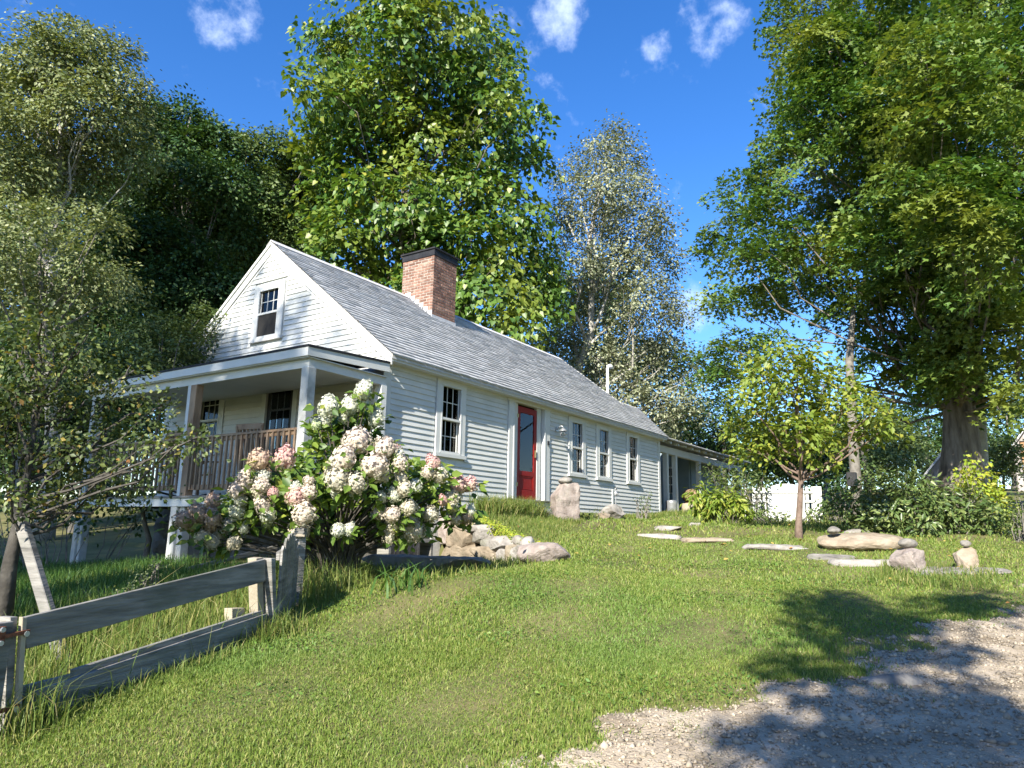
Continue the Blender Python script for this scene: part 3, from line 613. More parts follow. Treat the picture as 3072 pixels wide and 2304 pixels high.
# retaining wall beside the door
rw = thing('stone_retaining_wall', 'low retaining wall of tan fieldstones beside the flowering shrub', 'wall', (.95, -1.7, -1.25))
wy = math.atan2(WT[1], WT[0])
for i, (x0, x1, y0, y1, m, th, soft) in enumerate([
        (500, 1000, 790, 1060, 'stone_tan', .42, .1), (960, 1280, 830, 1060, 'stone_tan', .40, .1), (508, 650, 430, 800, 'stone_pink', .40, .25), (640, 940, 590, 850, 'stone_tan', .36, .05), (915, 1125, 610, 830, 'stone', .36, .1),
        (1095, 1240, 740, 900, 'stone', .34, .1), (1200, 1450, 700, 900, 'stone_pale', .36, .1), (1260, 1440, 870, 1060, 'stone_pale', .36, .1), (1420, 1520, 820, 1050, 'stone_tan', .34, .2),
        (1490, 1680, 830, 1060, 'stone_pale', .38, .2), (880, 1110, 545, 640, 'stone_pale', .34, .2), (600, 900, 500, 620, 'stone_tan', .40, .1), (640, 900, 1030, 1100, 'stone_tan', .34, .1), (1100, 1500, 1030, 1100, 'stone', .34, .2)]):
    c0 = onv(1200 + x0 / 4.424, 1450 + (y0 + y1) / 2 / 4.424, WA, WB); c1 = onv(1200 + x1 / 4.424, 1450 + (y0 + y1) / 2 / 4.424, WA, WB)
    t0 = onv(1200 + (x0 + x1) / 2 / 4.424, 1450 + y0 / 4.424, WA, WB); t1 = onv(1200 + (x0 + x1) / 2 / 4.424, 1450 + y1 / 4.424, WA, WB)
    L_ = np.linalg.norm(c1 - c0); h = t0[2] - t1[2]; c = (c0 + c1) / 2 + np.array([*(WN * (th * .32)), 0]); c[2] = (t0[2] + t1[2]) / 2
    rock('stone', c, (L_ * 1.06, th, h * 1.08), 100 + i, m, rw, rotz=wy, cuts=7, soft=soft, boxy=.75)
c = ground(1625, 1690); rock('boulder', (c[0] + .2, c[1] + .1, c[2] + .1), (.78, .5, .36), 5, 'stone_pink', rotz=wy + .5, soft=.35, label='broad low pinkish boulder at the right end of the stone retaining wall', cat='boulder')
p = onv(1568, 1631, WA, WB); rock('rounded_stone', (p[0] + .12, p[1], p[2]), (.27, .22, .20), 9, 'stone_pale', soft=.7, label='round whitish stone sitting on top of the retaining wall', cat='stone')
p = onv(1544, 1625, WA, WB); rock('rounded_stone', (p[0] + .12, p[1], p[2]), (.2, .2, .2), 12, 'stone_pale', soft=.6, label='small pale stone left of the round whitish one on the wall', cat='stone')
for i, (px, py, w, h, m) in enumerate([(1411, 1537, .32, .24, 'stone_pale'), (1440, 1535, .35, .24, 'stone_dark'), (1430, 1557, .52, .27, 'stone')]):
    p = on(px, py, 1, -.14); rock('foundation_stone', (p[0], p[1], p[2]), (w * 1.5, .26, h), 40 + i, m, house, rotz=.05)
p = on(1610, 1545, 1, -.30); rock('door_step', (4.2, -.42, -.40), (1.5, .5, .30), 77, 'stone_pale', flat_top=.6, label='pale granite step hidden in grass below the red door', cat='step')

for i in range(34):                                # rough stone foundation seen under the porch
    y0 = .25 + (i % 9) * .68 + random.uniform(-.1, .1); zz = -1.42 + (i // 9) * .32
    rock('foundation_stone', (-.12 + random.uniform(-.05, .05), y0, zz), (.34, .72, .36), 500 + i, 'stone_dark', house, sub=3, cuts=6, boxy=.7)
# standing stone by the door with a cap stone
zs = gz(4.62, -.85)
rock('standing_stone', (4.62, -.85, zs + .33), (.56, .34, .92), 21, 'stone_pink', rotz=YAW - 1.2, cuts=5, boxy=.8, label='tall pinkish standing stone leaning beside the red door', cat='stone')
rock('cap_stone', (4.62, -.86, zs + .80), (.42, .3, .17), 22, 'stone_pale', rotz=YAW, soft=.7, label='smooth rounded pale stone balanced on the tall standing stone', cat='stone')
zb = gz(7.35, -.62)
rock('boulder', (7.35, -.65, zb + .13), (.62, .5, .42), 23, 'stone_pale', cuts=8, label='whitish tapered boulder below the water spigot', cat='boulder')
rock('boulder', (6.75, -.72, gz(6.75, -.72) + .05), (.55, .3, .2), 24, 'stone_tan', label='low tan rock left of the whitish tapered boulder', cat='rock')
# spigot
sp = thing('water_spigot', 'metal water spigot with ornament on a thin pipe against the wall', 'spigot', (8.25, -.28, gz(8.25, -.28)))
z0 = gz(8.25, -.28)
MB().tube([(8.25, -.28, z0 - .1), (8.25, -.28, z0 + .62)], .014, 8).build('pipe', M['galv'], sp)
MB().lathe((8.25, -.28, z0 + .55), [(.03, 0), (.045, .04), (.04, .10), (.02, .14)], 12).build('valve', M['galv'], sp, smooth=True)
MB().tube([(8.25, -.28, z0 + .60), (8.20, -.36, z0 + .62), (8.18, -.40, z0 + .55)], .018, 8).build('spout', M['galv'], sp, smooth=True)
MB().tube([(8.2, -.28, z0 + .72), (8.25, -.3, z0 + .76), (8.31, -.28, z0 + .72)], .015, 7).build('handle', M['galv'], sp, smooth=True)

# stepping stones across the lawn, each at its own place
flat = [(2000, 1588, .62, .42, 'grey flat stepping stone nearest the house corner, patched with yellow moss', 'stone_pale'), (1975, 1612, .85, .4, 'long flat stone in the grass left of the paired slabs', 'stone_pale'),
        (2122, 1624, .95, .55, 'pair-layered tan slab in the middle of the lawn', 'stone_tan'), (2335, 1646, 1.15, .4, 'long thin slab in the lawn in front of the young tree', 'stone_pale'),
        (2495, 1676, .7, .3, 'thin slab barely showing in the grass left of the cairns', 'stone'), (2612, 1692, 1.15, .4, 'pale slab running up to the left cairn', 'stone_pale'),
        (2880, 1718, 1.3, .42, 'grey slab lying in front of the right cairn', 'stone'), (2082, 1577, .3, .2, 'smallest flat stone, near the woodshed corner', 'stone_pale')]
for i, (px, py, w, d, lab, m) in enumerate(flat):
    g = ground(px, py); rock('stepping_stone', (g[0], g[1], gz(g[0], g[1]) - .005), (w, d, .14), 200 + i, m, rotz=YAW - math.pi / 2 + random.uniform(-.15, .15), boxy=.6, cuts=6, label=lab, cat='flat stone', group='flat stones set in the lawn')
g = ground(2575, 1650); rock('boulder', (g[0] + .1, g[1], gz(g[0], g[1]) + .10), (1.25, .7, .34), 301, 'stone_tan', rotz=YAW - math.pi / 2 - .2, soft=.5, label='long low rounded boulder in front of the dark green bush', cat='boulder')
rock('rounded_stone', (g[0] - .10, g[1] + .32, gz(g[0], g[1]) + .29), (.28, .2, .13), 302, 'stone', soft=.6, label='small stone sitting on the long low boulder', cat='stone')
g = ground(2572, 1607); rock('boulder', (g[0], g[1], gz(g[0], g[1]) + .04), (.55, .4, .2), 303, 'stone_pale', rotz=YAW - 1.57, soft=.5, label='half-buried pale rock at the foot of the dark green bush', cat='rock')
g = ground(2672, 2050); rock('boulder', (g[0], g[1], gz(g[0], g[1]) - .005), (.40, .24, .13), 304, 'stone', rotz=YAW - 1.57, soft=.4, label='single grey stone half buried in the gravel driveway', cat='stone')
g = ground(1660, 1700)
for nm, (px, pyb, pyt, w, seed, m, cap) in {'left': (2724, 1716, 1656, .36, 311, 'stone_pink', (.24, .18, .13)), 'right': (2898, 1712, 1653, .27, 315, 'stone_tan', (.12, .12, .085))}.items():
    g = ground(px, pyb); D = np.linalg.norm(g - CAM); h = (pyb - pyt) / FPX * D; z = gz(g[0], g[1])
    cr = thing('cairn', {'left': 'left of two cairns: squat pinkish block topped by a flat stone', 'right': 'right of two cairns: slim tan block topped by a small round stone'}[nm], 'cairn', (g[0], g[1], z), 'cairns on the lawn')
    rock('base_block', (g[0], g[1], z + h * .42), (w, w * .8, h * 1.12), seed, m, cr, rotz=YAW + (.5 if nm == 'left' else .1), cuts=6, boxy=.75)
    rock('cap_stone', (g[0] + .01, g[1] - .02, z + h * .98 + cap[2] * .46), cap, seed + 1, 'stone', cr, rotz=YAW - 1.5, soft=.6)
# flagstone and bench in front of the cellar boards
g = ground(1330, 1730); rock('flagstone', (-1.0, -1.95, gz(-1.0, -1.95) + .06), (1.7, .95, .22), 320, 'stone', rotz=wy + .9, flat_top=.5, cuts=6, label='large grey flagstone in the shade of the flowering shrub', cat='flagstone')
rock('flagstone', (-.35, -1.2, gz(-.35, -1.2) + .05), (1.0, .75, .2), 321, 'stone_pale', rotz=wy + .7, flat_top=.5, cuts=6, label='smaller pale flagstone behind the large grey one', cat='flagstone')
bn = thing('bench', 'dark wooden bench against the cellar boards under the house corner', 'bench', (.3, -.35, gz(.3, -.35)))
zb = gz(.3, -.35)
MB().box(-.35, 1.0, -.52, -.24, zb + .40, zb + .445).build('seat', M['grey_wood'], bn)
for xx in (-.2, .8): MB().box(xx, xx + .05, -.50, -.26, zb - .03, zb + .3995).build('leg', M['grey_wood'], bn)

# ------------------------------------------------------------------ board fence, lower left
FA = np.array([-6.40, -3.56]); FB = np.array([-4.30, -2.98]); fd = (FB - FA) / np.linalg.norm(FB - FA); fn = np.array([fd[1], -fd[0]])   # fn towards the viewer
fence = thing('board_fence', 'weathered grey board fence with one wide top board at lower left', 'fence', (*((FA + FB) / 2), gz(*((FA + FB) / 2))))
def fboard(name, quad, th, off, m='grey_wood', lab=None):
    q = [onv(px, py, FA, FB) + np.array([*(fn * off), 0]) for px, py in quad]
    o = MB().prism(q, np.array([*(-fn * th), 0])).build(name, M[m], fence, bevel=.003); return tag(o, lab)
fboard('top_board', [(66, 1854), (797, 1677), (797, 1744), (80, 1947)], .028, .0)
fboard('lower_board', [(70, 2084), (801, 1841), (806, 1905), (60, 2200)], .028, .01)
fboard('back_board', [(229, 2010), (797, 1830), (800, 1858), (232, 2062)], .03, -.025)
fboard('back_board', [(70, 2063), (236, 2021), (238, 2060), (66, 2110)], .03, -.028)
fboard('fence_post', [(33, 1852), (56, 1850), (34, 2215), (12, 2215)], .09, -.005)
fboard('fence_post', [(56, 1850), (70, 1853), (50, 2205), (34, 2205)], .03, .03, 'pale_wood')  # sunlit face of the left post, its light painted as paler wood
fboard('fence_post', [(778, 1676), (797, 1672), (803, 1900), (785, 1905)], .09, -.03, 'pale_wood')
fboard('fence_post', [(799, 1674), (812, 1674), (818, 1905), (807, 1905)], .10, .05)
fboard('stub_post', [(733, 1828), (770, 1826), (772, 1862), (733, 1866)], .08, -.12, 'pale_wood')
# swing gate at the far left with rusty hinges
GA = FA - fd * .10
sg = thing('plank_gate', 'grey plank gate with rusty hinges cut by the left edge', 'gate', (GA[0] - .5, GA[1] - .15, gz(GA[0] - .5, GA[1] - .15)))
zt = onv(40, 1862, FA, FB)[2]; zg = gz(*GA)
for i in range(4):
    a = GA - fd * (.02 + i * .26) ; b = a - fd * .25
    MB().prism([(a[0] + fn[0] * .02, a[1] + fn[1] * .02, zg + .06), (b[0] + fn[0] * .02, b[1] + fn[1] * .02, zg + .06), (b[0] + fn[0] * .02, b[1] + fn[1] * .02, zt - .01 * i), (a[0] + fn[0] * .02, a[1] + fn[1] * .02, zt)], (-fn[0] * .03, -fn[1] * .03, 0)).build('gate_plank', M['grey_wood'], sg, bevel=.004)
a3 = np.array([*(GA - fd * .03 + fn * .0), 0])
for py in (1905, 2125):
    zz = onv(30, py, FA, FB)[2]; h = part_empty('hinge', sg, (GA[0], GA[1], zz)); p = GA + fn * .03
    b0 = p - fd * .10; MB().beam((b0[0], b0[1], zz - .045), (b0[0], b0[1], zz + .055), .05, .02, up=(fn[0], fn[1], 0)).build('hinge_plate', M['rust'], h)
    MB().beam((b0[0], b0[1], zz), (*(p + fd * .07), zz + .012), .02, .02).build('hinge_strap', M['rust'], h)
    for dz in (-.03, .04): q = b0 + fn * .012; MB().tube([(q[0], q[1], zz + dz), (q[0] + fn[0] * .012, q[1] + fn[1] * .012, zz + dz)], .014, 8).build('bolt', M['galv'], h)
    q = p + fd * .05; MB().tube([(q[0], q[1], zz), (q[0] + fn[0] * .015, q[1] + fn[1] * .015, zz)], .016, 8).build('bolt', M['galv'], h)
# picket gate at the right end, seen almost edge-on
gd = np.array([.775, .632]); gn = np.array([gd[1], -gd[0]]); G0 = FB + fd * .06 + gn * .03
pg = thing('picket_gate', 'narrow grey picket gate with rounded top beside the flowering shrub', 'gate', (*(G0 + gd * .45), gz(*(G0 + gd * .45))))
ztop = onv(797, 1672, FA, FB)[2]
for i in range(7):
    s = i * .11; c = G0 + gd * s; zb = gz(*c) + .03; u = (i + .5) / 7; ht = ztop + .02 + .17 * math.sin(math.pi * min(1, u * 1.05)) ** .7
    a = c; b = c + gd * .092; hm = .03
    MB().prism([(a[0], a[1], zb), (b[0], b[1], zb), (b[0], b[1], ht - hm * (u > .5)), ((a[0] + b[0]) / 2, (a[1] + b[1]) / 2, ht + .012), (a[0], a[1], ht - hm * (u < .5))], (gn[0] * .02, gn[1] * .02, 0)).build('picket', M['grey_wood'], pg)
for dz in (.18, .62):
    a = G0 - gn * .022; zz = gz(*G0) + dz
    MB().beam((*(a + gd * .01), zz), (*(a + gd * .76), zz + .08), .03, .07).build('gate_rail', M['grey_wood'], pg)
e = G0 + gd * .86; ze = gz(*e)
gp = thing('gate_post', 'wooden gate post with stacked cap blocks beside the flowering shrub', 'post', (e[0], e[1], ze))
MB().box(e[0] - .04, e[0] + .04, e[1] - .04, e[1] + .04, ze - .1, ztop + .16).build('post', M['grey_wood'], gp)
for i in range(3): MB().beam((e[0] - gd[0] * .09, e[1] - gd[1] * .09, ztop + .175 + i * .028), (e[0] + gd[0] * .07, e[1] + gd[1] * .07, ztop + .175 + i * .028), .11 - i * .01, .026).build('cap_block', M['pale_wood'] if i == 0 else M['grey_wood'], gp)
# prop leaning in the apple tree
pa = ground(207, 1985); pb = at(62, 1560, 7.4); q = MB().beam(pa - (0, 0, .1), pb, .085, .075, up=(ROT[0, 2], ROT[1, 2], 0))
q.build('leaning_prop', M['grey_wood'], None, bevel=.006, label='grey timber prop leaning up into the small tree at far left', cat='timber')
g = ground(560, 1715); q = MB().beam(g + (0, 0, .03), at(830, 1640, np.linalg.norm((g - CAM)[:2]) + .9), .04, .05); q.build('loose_pole', M['grey_wood'], None, label='long pale pole lying in the grass under the porch', cat='pole')

# ------------------------------------------------------------------ woodshed at the far end of the house
SY = .32
shed = thing('woodshed', 'open-fronted woodshed with pale posts and low shingled roof beyond the house', 'shed', (16, 2, 0))
ev = lambda x: 2.19
for x in (13.36, 14.14, 16.44, 18.9, 21.2): MB().box(x - .075, x + .075, SY - .01, SY + .13, gz(x, SY) - .1, 1.83).build('post', M['white'], shed)
MB().box(12.0, 21.6, SY - .02, SY + .14, 1.831, 2.05).build('beam', M['white'], shed)
for i in range(14):
    x = 12.25 + i * .66; MB().prism([(x, SY - .30, 2.085), (x, SY - .30, 2.165), (x, 3.2, 2.86), (x, 3.2, 2.75)], (.09, 0, 0)).build('rafter', M['white'], shed)
rf = MB().prism([(11.9, SY - .38, 2.19), (21.9, SY - .38, 2.19), (21.5, .9, 2.36), (11.9, 2.9, 2.86)], (0, 0, .03)).build('roof', M['roofing'], shed)
V = []; F = []; k = 0
for rr in range(16):
    y = SY - .39 + rr * .14; x = 11.88 - (rr % 2) * .15; xm = 21.9 - max(0, y - SY) * 4.6
    while x < xm:
        w = random.uniform(.24, .33); za = 2.223 + (y - SY + .38) * .203; zb_ = za + .03
        V += [(x, y, za - .008), (x + w - .01, y, za - .008), (x + w - .01, y, za + .01), (x, y, za + .01), (x + w - .01, y + .17, zb_ + .006), (x, y + .17, zb_ + .006)]; F += [(k, k + 1, k + 2, k + 3), (k + 3, k + 2, k + 4, k + 5)]; k += 6; x += w
tag(npmesh('shingles', np.array(V), np.array(F), M['roofing'], rf), kind='stuff')
MB().box(11.95, 21.4, 3.4, 3.5, -.1, 2.6).build('back_wall', M['dark_board'], shed)
MB().box(17.2, 17.3, 1.0, 3.39, 0, 2.3).build('side_wall', M['blue_grey'], shed)
MB().box(17.3, 21.0, .95, 1.05, .05, 2.2).build('inner_wall', M['blue_grey'], shed)
wd = part_empty('window', shed, (17.15, 1.5, 1.0))
MB().box(17.14, 17.19, 1.45, 1.95, .75, 1.75).build('frame', M['white'], wd)
for j in range(3):
    for i in range(2): MB().box(17.125, 17.135, 1.49 + i * .22, 1.68 + i * .22, .79 + j * .31, 1.06 + j * .31).build('pane', M['black'], wd)
# ash can, chopping block, round logs
z0 = gz(12.95, .05)
ac = thing('ash_can', 'grey galvanised ash can standing in front of the woodshed', 'can', (12.95, .06, z0))
MB().lathe((12.95, .06, z0), [(.15, 0), (.17, .05), (.18, .34), (.185, .36)], 18).build('can_body', M['galv'], ac, smooth=True)
MB().lathe((12.95, .06, z0 + .361), [(.19, 0), (.18, .025), (.05, .05)], 18).build('lid', M['galv'], ac, smooth=True)
z0 = gz(14.6, .2)
MB().lathe((14.62, .15, z0 - .02), [(.21, 0), (.20, .1), (.19, .32)], 14).build('chopping_block', M['pale_wood'], None, label='pale chopping block beside a woodshed post', cat='log')
z0 = gz(15.4, .3)
for i, (x, dz, r_, lab) in enumerate(((15.2, .18, .20, 'lower round orange-tan log end stacked by the woodshed'), (15.15, .55, .22, 'upper round orange-tan log end stacked by the woodshed'))):
    MB().tube([(x - .12, .12, z0 + dz), (x + .3, .42, z0 + dz)], r_, 16).build('log', M['canvas'], None, label=lab, cat='log', group='logs by the woodshed')
# vent pipe behind the roof end
p = on(1823, 1190, 1, 2.25); q = on(1824, 1105, 1, 2.25)
vp = thing('vent_pipe', 'tall white vent pipe with rounded cap behind the roof end', 'pipe', (p[0], p[1], 2.2))
MB().tube([(p[0], p[1], 2.2), (p[0], p[1], q[2])], .045, 10).build('pipe', M['white'], vp, smooth=True)
MB().tube([(q[0], q[1], q[2] - .01), (q[0], q[1], q[2] + .06), (q[0] + .06, q[1] - .05, q[2] + .09), (q[0] + .12, q[1] - .1, q[2] + .04)], [.05, .07, .075, .06], 10).build('cap', M['white'], vp, smooth=True)

# ------------------------------------------------------------------ white picket fence with an arched panel
PA = at(2262, 1500, 19.5); PB = at(2455, 1500, 19.5); pdv = unit(PB[:2] - PA[:2]); Lp = np.linalg.norm(PB[:2] - PA[:2]); pn_ = np.array([pdv[1], -pdv[0]])
pf = thing('picket_fence', 'short white picket fence behind the young tree', 'fence', (*((PA + PB) / 2)[:2], gz(*((PA + PB) / 2)[:2])))
zt_ = at(2300, 1462, 19.5)[2]; zb_ = min(gz(*PA[:2]), gz(*PB[:2])) - .05
n = 13
for i in range(n):
    c = PA[:2] + pdv * (i * Lp / (n - 1)); w = .035
    MB().prism([(*(c - pdv * w), zb_), (*(c + pdv * w), zb_), (*(c + pdv * w), zt_ - .02), (*(c + pdv * w * .6), zt_ + .015), (*(c - pdv * w * .6), zt_ + .015), (*(c - pdv * w), zt_ - .02)], (pn_[0] * .02, pn_[1] * .02, 0)).build('picket', M['white'], pf)
for zz in (at(2300, 1477, 19.5)[2], at(2300, 1504, 19.5)[2], at(2300, 1545, 19.5)[2]):
    a = PA[:2] + pn_ * .045; b = PB[:2] + pn_ * .045
    MB().beam((*a, zz), (*b, zz), .045, .05).build('rail', M['white'], pf)
ar = at(2358, 1500, 19.2); aw = .43
pa_ = thing('arched_panel', 'white arched panel standing in front of the white picket fence', 'panel', (ar[0], ar[1], zb_))
arc = [(*(ar[:2] - pdv * aw), zb_)] + [(*(ar[:2] + pdv * aw * -math.cos(t)), zt_ - .10 + .17 * math.sin(t)) for t in np.linspace(0, math.pi, 9)] + [(*(ar[:2] + pdv * aw), zb_)]
MB().prism(arc, (pn_[0] * .03, pn_[1] * .03, 0)).build('board', M['white'], pa_)
zr_ = at(2358, 1478, 19.2)[2]; MB().beam((*(ar[:2] - pdv * aw + pn_ * .045), zr_), (*(ar[:2] + pdv * aw + pn_ * .045), zr_), .03, .04).build('batten', M['white'], pa_)
for (px0, px1, lab) in ((2440, 2466, 'broad white post box at the right end of the white picket fence'), (2232, 2240, 'thin white post left of the white picket fence')):
    a = at(px0, 1500, 19.2); b = at(px1, 1500, 19.2); th = .12 if px1 - px0 > 15 else .07
    MB().prism([(a[0], a[1], zb_), (b[0], b[1], zb_), (b[0], b[1], zt_), (a[0], a[1], zt_)], (-pn_[0] * th, -pn_[1] * th, 0)).build('fence_post', M['white'], None, label=lab, cat='post')

# ------------------------------------------------------------------ barns at the far right
def barn(name, lab, px_l, px_r, py_eave, py_base, py_peak, D, width_dir=1, door=None):
    a = at(px_l, py_eave, D); b = at(px_r, py_eave, D); base = at(px_l, py_base, D)[2]; d = unit(b[:2] - a[:2]); n = np.array([-d[1], d[0]]); n = n if n @ (ROT[0:2, 2]) > 0 else -n
    W = np.linalg.norm(b[:2] - a[:2]); pk = at((px_l + px_r) / 2, py_peak, D)[2]; ze = a[2]; gb = min(base, gz(*a[:2]), gz(*b[:2])) - .3
    t_ = thing(name, lab, 'barn', (*((a + b) / 2)[:2], gb))
    nb = int(W / .30)
    for i in range(nb):
        s0, s1 = i * W / nb, (i + 1) * W / nb - .012; f = lambda s: ze + (pk - ze) * (1 - abs(s / W - .5) * 2)
        if door and door[0] < (s0 + s1) / 2 / W < door[1]: zlo = base + door[2]
        else: zlo = gb
        MB().prism([(*(a[:2] + d * s0), zlo), (*(a[:2] + d * s1), zlo), (*(a[:2] + d * s1), f(s1)), (*(a[:2] + d * s0), f(s0))], (n[0] * .03, n[1] * .03, 0)).build('wall_board', M['barn_wood'], t_)
    if door:
        s0, s1 = door[0] * W, door[1] * W; p = a[:2] + d * s0 + n * .1; q = a[:2] + d * s1 + n * .1
        MB().prism([(*p, gb), (*q, gb), (*q, base + door[2]), (*p, base + door[2])], (n[0] * .05, n[1] * .05, 0)).build('barn_door', M['orange_wood'], t_)
    dp = 9.0
    c = a[:2] + n * .05; MB().prism([(*c, gb), (*(c + n * .05), gb), (*(c + n * .05), ze), (*c, ze)], (0, 0, 0.001))
    MB().prism([(*a[:2], gb), (*(a[:2] + n * dp), gb), (*(a[:2] + n * dp), ze), (*a[:2], ze)], (d[0] * .05, d[1] * .05, 0)).build('side_wall', M['barn_wood'], t_)
    for sd in (0, 1):
        e0 = (a if sd == 0 else b)[:2] + d * (-.35 if sd == 0 else .35) - n * .3; m0 = (a[:2] + b[:2]) / 2 - n * .3; sl = (pk - ze) / (W / 2)
        MB().prism([(*e0, ze - .35 * sl + .02), (*m0, pk + .02), (*(m0 + n * (dp + .5)), pk + .02), (*(e0 + n * (dp + .5)), ze - .35 * sl + .02)], (0, 0, .12)).build('roof', M['roofing'], t_)
    return t_
barn('barn', 'grey board barn with an orange-brown door at the right edge', 3038, 3300, 1345, 1480, 1190, 44, door=(.1, .42, 2.6))
barn('small_barn', 'small grey barn half hidden behind the thick maple trunk', 2775, 2960, 1432, 1470, 1330, 36)

# ------------------------------------------------------------------ rocking chairs on the porch
def rocker(cx, cy, rz, lab):
    t_ = thing('rocking_chair', lab, 'chair', (cx, cy, PZ), 'rocking chairs on the porch'); R_ = Matrix.Rotation(rz, 3, 'Z')
    W = lambda p: np.array(R_ @ Vector(p)) + np.array([cx, cy, PZ + .012])
    m = M['cedar']
    for s in (-.26, .26):
        MB().tube([W((s, y, .06 * (y / .42) ** 2 + .018)) for y in np.linspace(-.42, .5, 9)], .018, 6).build('rocker', M['dark_board'], t_, smooth=True)
        MB().beam(W((s, -.24, .03)), W((s, -.24, .64)), .045, .045, up=(1, 0, 0)).build('leg', m, t_); MB().beam(W((s, .24, .03)), W((s, .42, 1.12)), .045, .045, up=(1, 0, 0)).build('leg', m, t_)
        MB().beam(W((s, -.32, .65)), W((s, .32, .63)), .09, .025).build('armrest', m, t_)
    for i in range(5): MB().beam(W((-.26, -.22 + i * .11, .42 - i * .012)), W((.26, -.22 + i * .11, .42 - i * .012)), .095, .02).build('seat_slat', m, t_)
    for i in range(6): x = -.2 + i * .08; MB().beam(W((x, .28, .42)), W((x, .41, 1.08)), .05, .015, up=(0, 1, 0)).build('back_slat', m, t_)
    MB().beam(W((-.29, .41, 1.11)), W((.29, .41, 1.11)), .03, .09).build('top_rail', m, t_)
rocker(-.85, 1.75, math.pi / 2 + .15, 'rocking chair behind the railing nearer the corner post'); rocker(-.85, 3.75, math.pi / 2 - .1, 'rocking chair behind the railing left of the bare wood post')
# ================================================================== vegetation
SH = {  # leaf outlines: (verts x, y, lift), triangles
    'oval': (np.array([(0, 0, 0), (.30, .45, .07), (0, 1, -.05), (-.30, .45, .07)]), np.array([(0, 1, 2), (0, 2, 3)])),
    'narrow': (np.array([(0, 0, 0), (.17, .45, .05), (0, 1, -.06), (-.17, .45, .05)]), np.array([(0, 1, 2), (0, 2, 3)])),
    'heart': (np.array([(0, .06, 0), (.30, -.06, .05), (.45, .28, .10), (0, 1, -.10), (-.45, .28, .10), (-.30, -.06, .05)]), np.array([(0, 1, 2), (0, 2, 3), (0, 3, 4), (0, 4, 5)])),
    'maple': (np.array([(0, 0, 0), (.55, .42, .05), (.20, .50, .02), (0, 1, -.06), (-.20, .50, .02), (-.55, .42, .05)]), np.array([(0, 1, 2), (0, 2, 3), (0, 3, 4), (0, 4, 5)])),
}
def nrm_(a): return a / (np.linalg.norm(a, axis=-1, keepdims=True) + 1e-9)
def leaves(P, Nn, Dr, size, shape):
    v, f = SH[shape]; n = len(P); Nn = nrm_(Nn); b = nrm_(Dr - Nn * (Dr * Nn).sum(1, keepdims=True)); s = np.cross(b, Nn)
    V = P[:, None] + size[:, None, None] * (v[None, :, 0:1] * s[:, None] + v[None, :, 1:2] * b[:, None] + v[None, :, 2:3] * Nn[:, None])
    F = f[None] + (np.arange(n) * len(v))[:, None, None]
    return V.reshape(-1, 3), F.reshape(-1, f.shape[1])
def rsph(n): return nrm_(RNG.normal(size=(n, 3)))
def sprays(lobes, dens, sr, m, flat=.3, droop=.3, shell=.4, squash=.9, upw=.7, skip=0.0, down=.25):
    """lobes: list of (centre, radius); returns leaf positions, normals, directions and the spray centres"""
    Ps, Ns, Ds, Cs = [], [], [], []
    for c, r in lobes:
        c = np.asarray(c); ns = max(4, int(dens * (r / sr) ** 2)); d = rsph(ns)
        d = d[(d[:, 2] > -down - .75 * RNG.random(len(d)))]; ns = len(d)
        rad = r * (shell + (1 - shell) * RNG.random(ns) ** .45); pos = c + d * rad[:, None] * np.array([1, 1, squash]); Cs.append(pos)
        ax = nrm_(d * (1 - upw) + np.array([0, 0, upw]) + RNG.normal(size=(ns, 3)) * .22); t1 = nrm_(np.cross(ax, RNG.normal(size=(ns, 3)))); t2 = np.cross(ax, t1)
        k = np.maximum(2, RNG.poisson(m, ns)); rep = np.repeat(np.arange(ns), k); N_ = len(rep)
        ss = sr * RNG.uniform(.6, 1.35, ns)[rep]
        a = RNG.random(N_) * 2 * np.pi; q = np.sqrt(RNG.random(N_)); ca = (q * np.cos(a) * ss)[:, None]; sa = (q * np.sin(a) * ss)[:, None]
        p = pos[rep] + t1[rep] * ca + t2[rep] * sa + ax[rep] * (RNG.normal(size=(N_, 1)) * flat * ss[:, None]) - np.array([0, 0, 1]) * (droop * q ** 2 * ss)[:, None]
        out = t1[rep] * ca + t2[rep] * sa
        Ps.append(p); Ns.append(nrm_(ax[rep] + RNG.normal(size=(N_, 3)) * .38)); Ds.append(nrm_(nrm_(out) + d[rep] * .4 + RNG.normal(size=(N_, 3)) * .4 - np.array([0, 0, droop * 1.5])))
    return np.concatenate(Ps), np.concatenate(Ns), np.concatenate(Ds), np.concatenate(Cs)
def curve(a, b, n=5, sag=.12, rnd=.05):
    a = np.asarray(a, float); b = np.asarray(b, float); L_ = np.linalg.norm(b - a); t = np.linspace(0, 1, n)[:, None]
    p = a + (b - a) * t + np.array([0, 0, 1]) * (np.sin(t * np.pi) * sag * L_); p[1:-1] += RNG.normal(size=(n - 2, 3)) * rnd * L_; return p
def px_lobes(lst, D0, jit=.0, k=1.3888):            # (x, y, r[, dD]) in 2212-wide view pixels -> world spheres
    out = []
    for e in lst:
        D = D0 + (e[3] if len(e) > 3 else 0) + RNG.uniform(-jit, jit); p = at(e[0] * k, e[1] * k, D); out.append((p, .9 * e[2] * k * np.linalg.norm(p - CAM) / FPX))
    return out
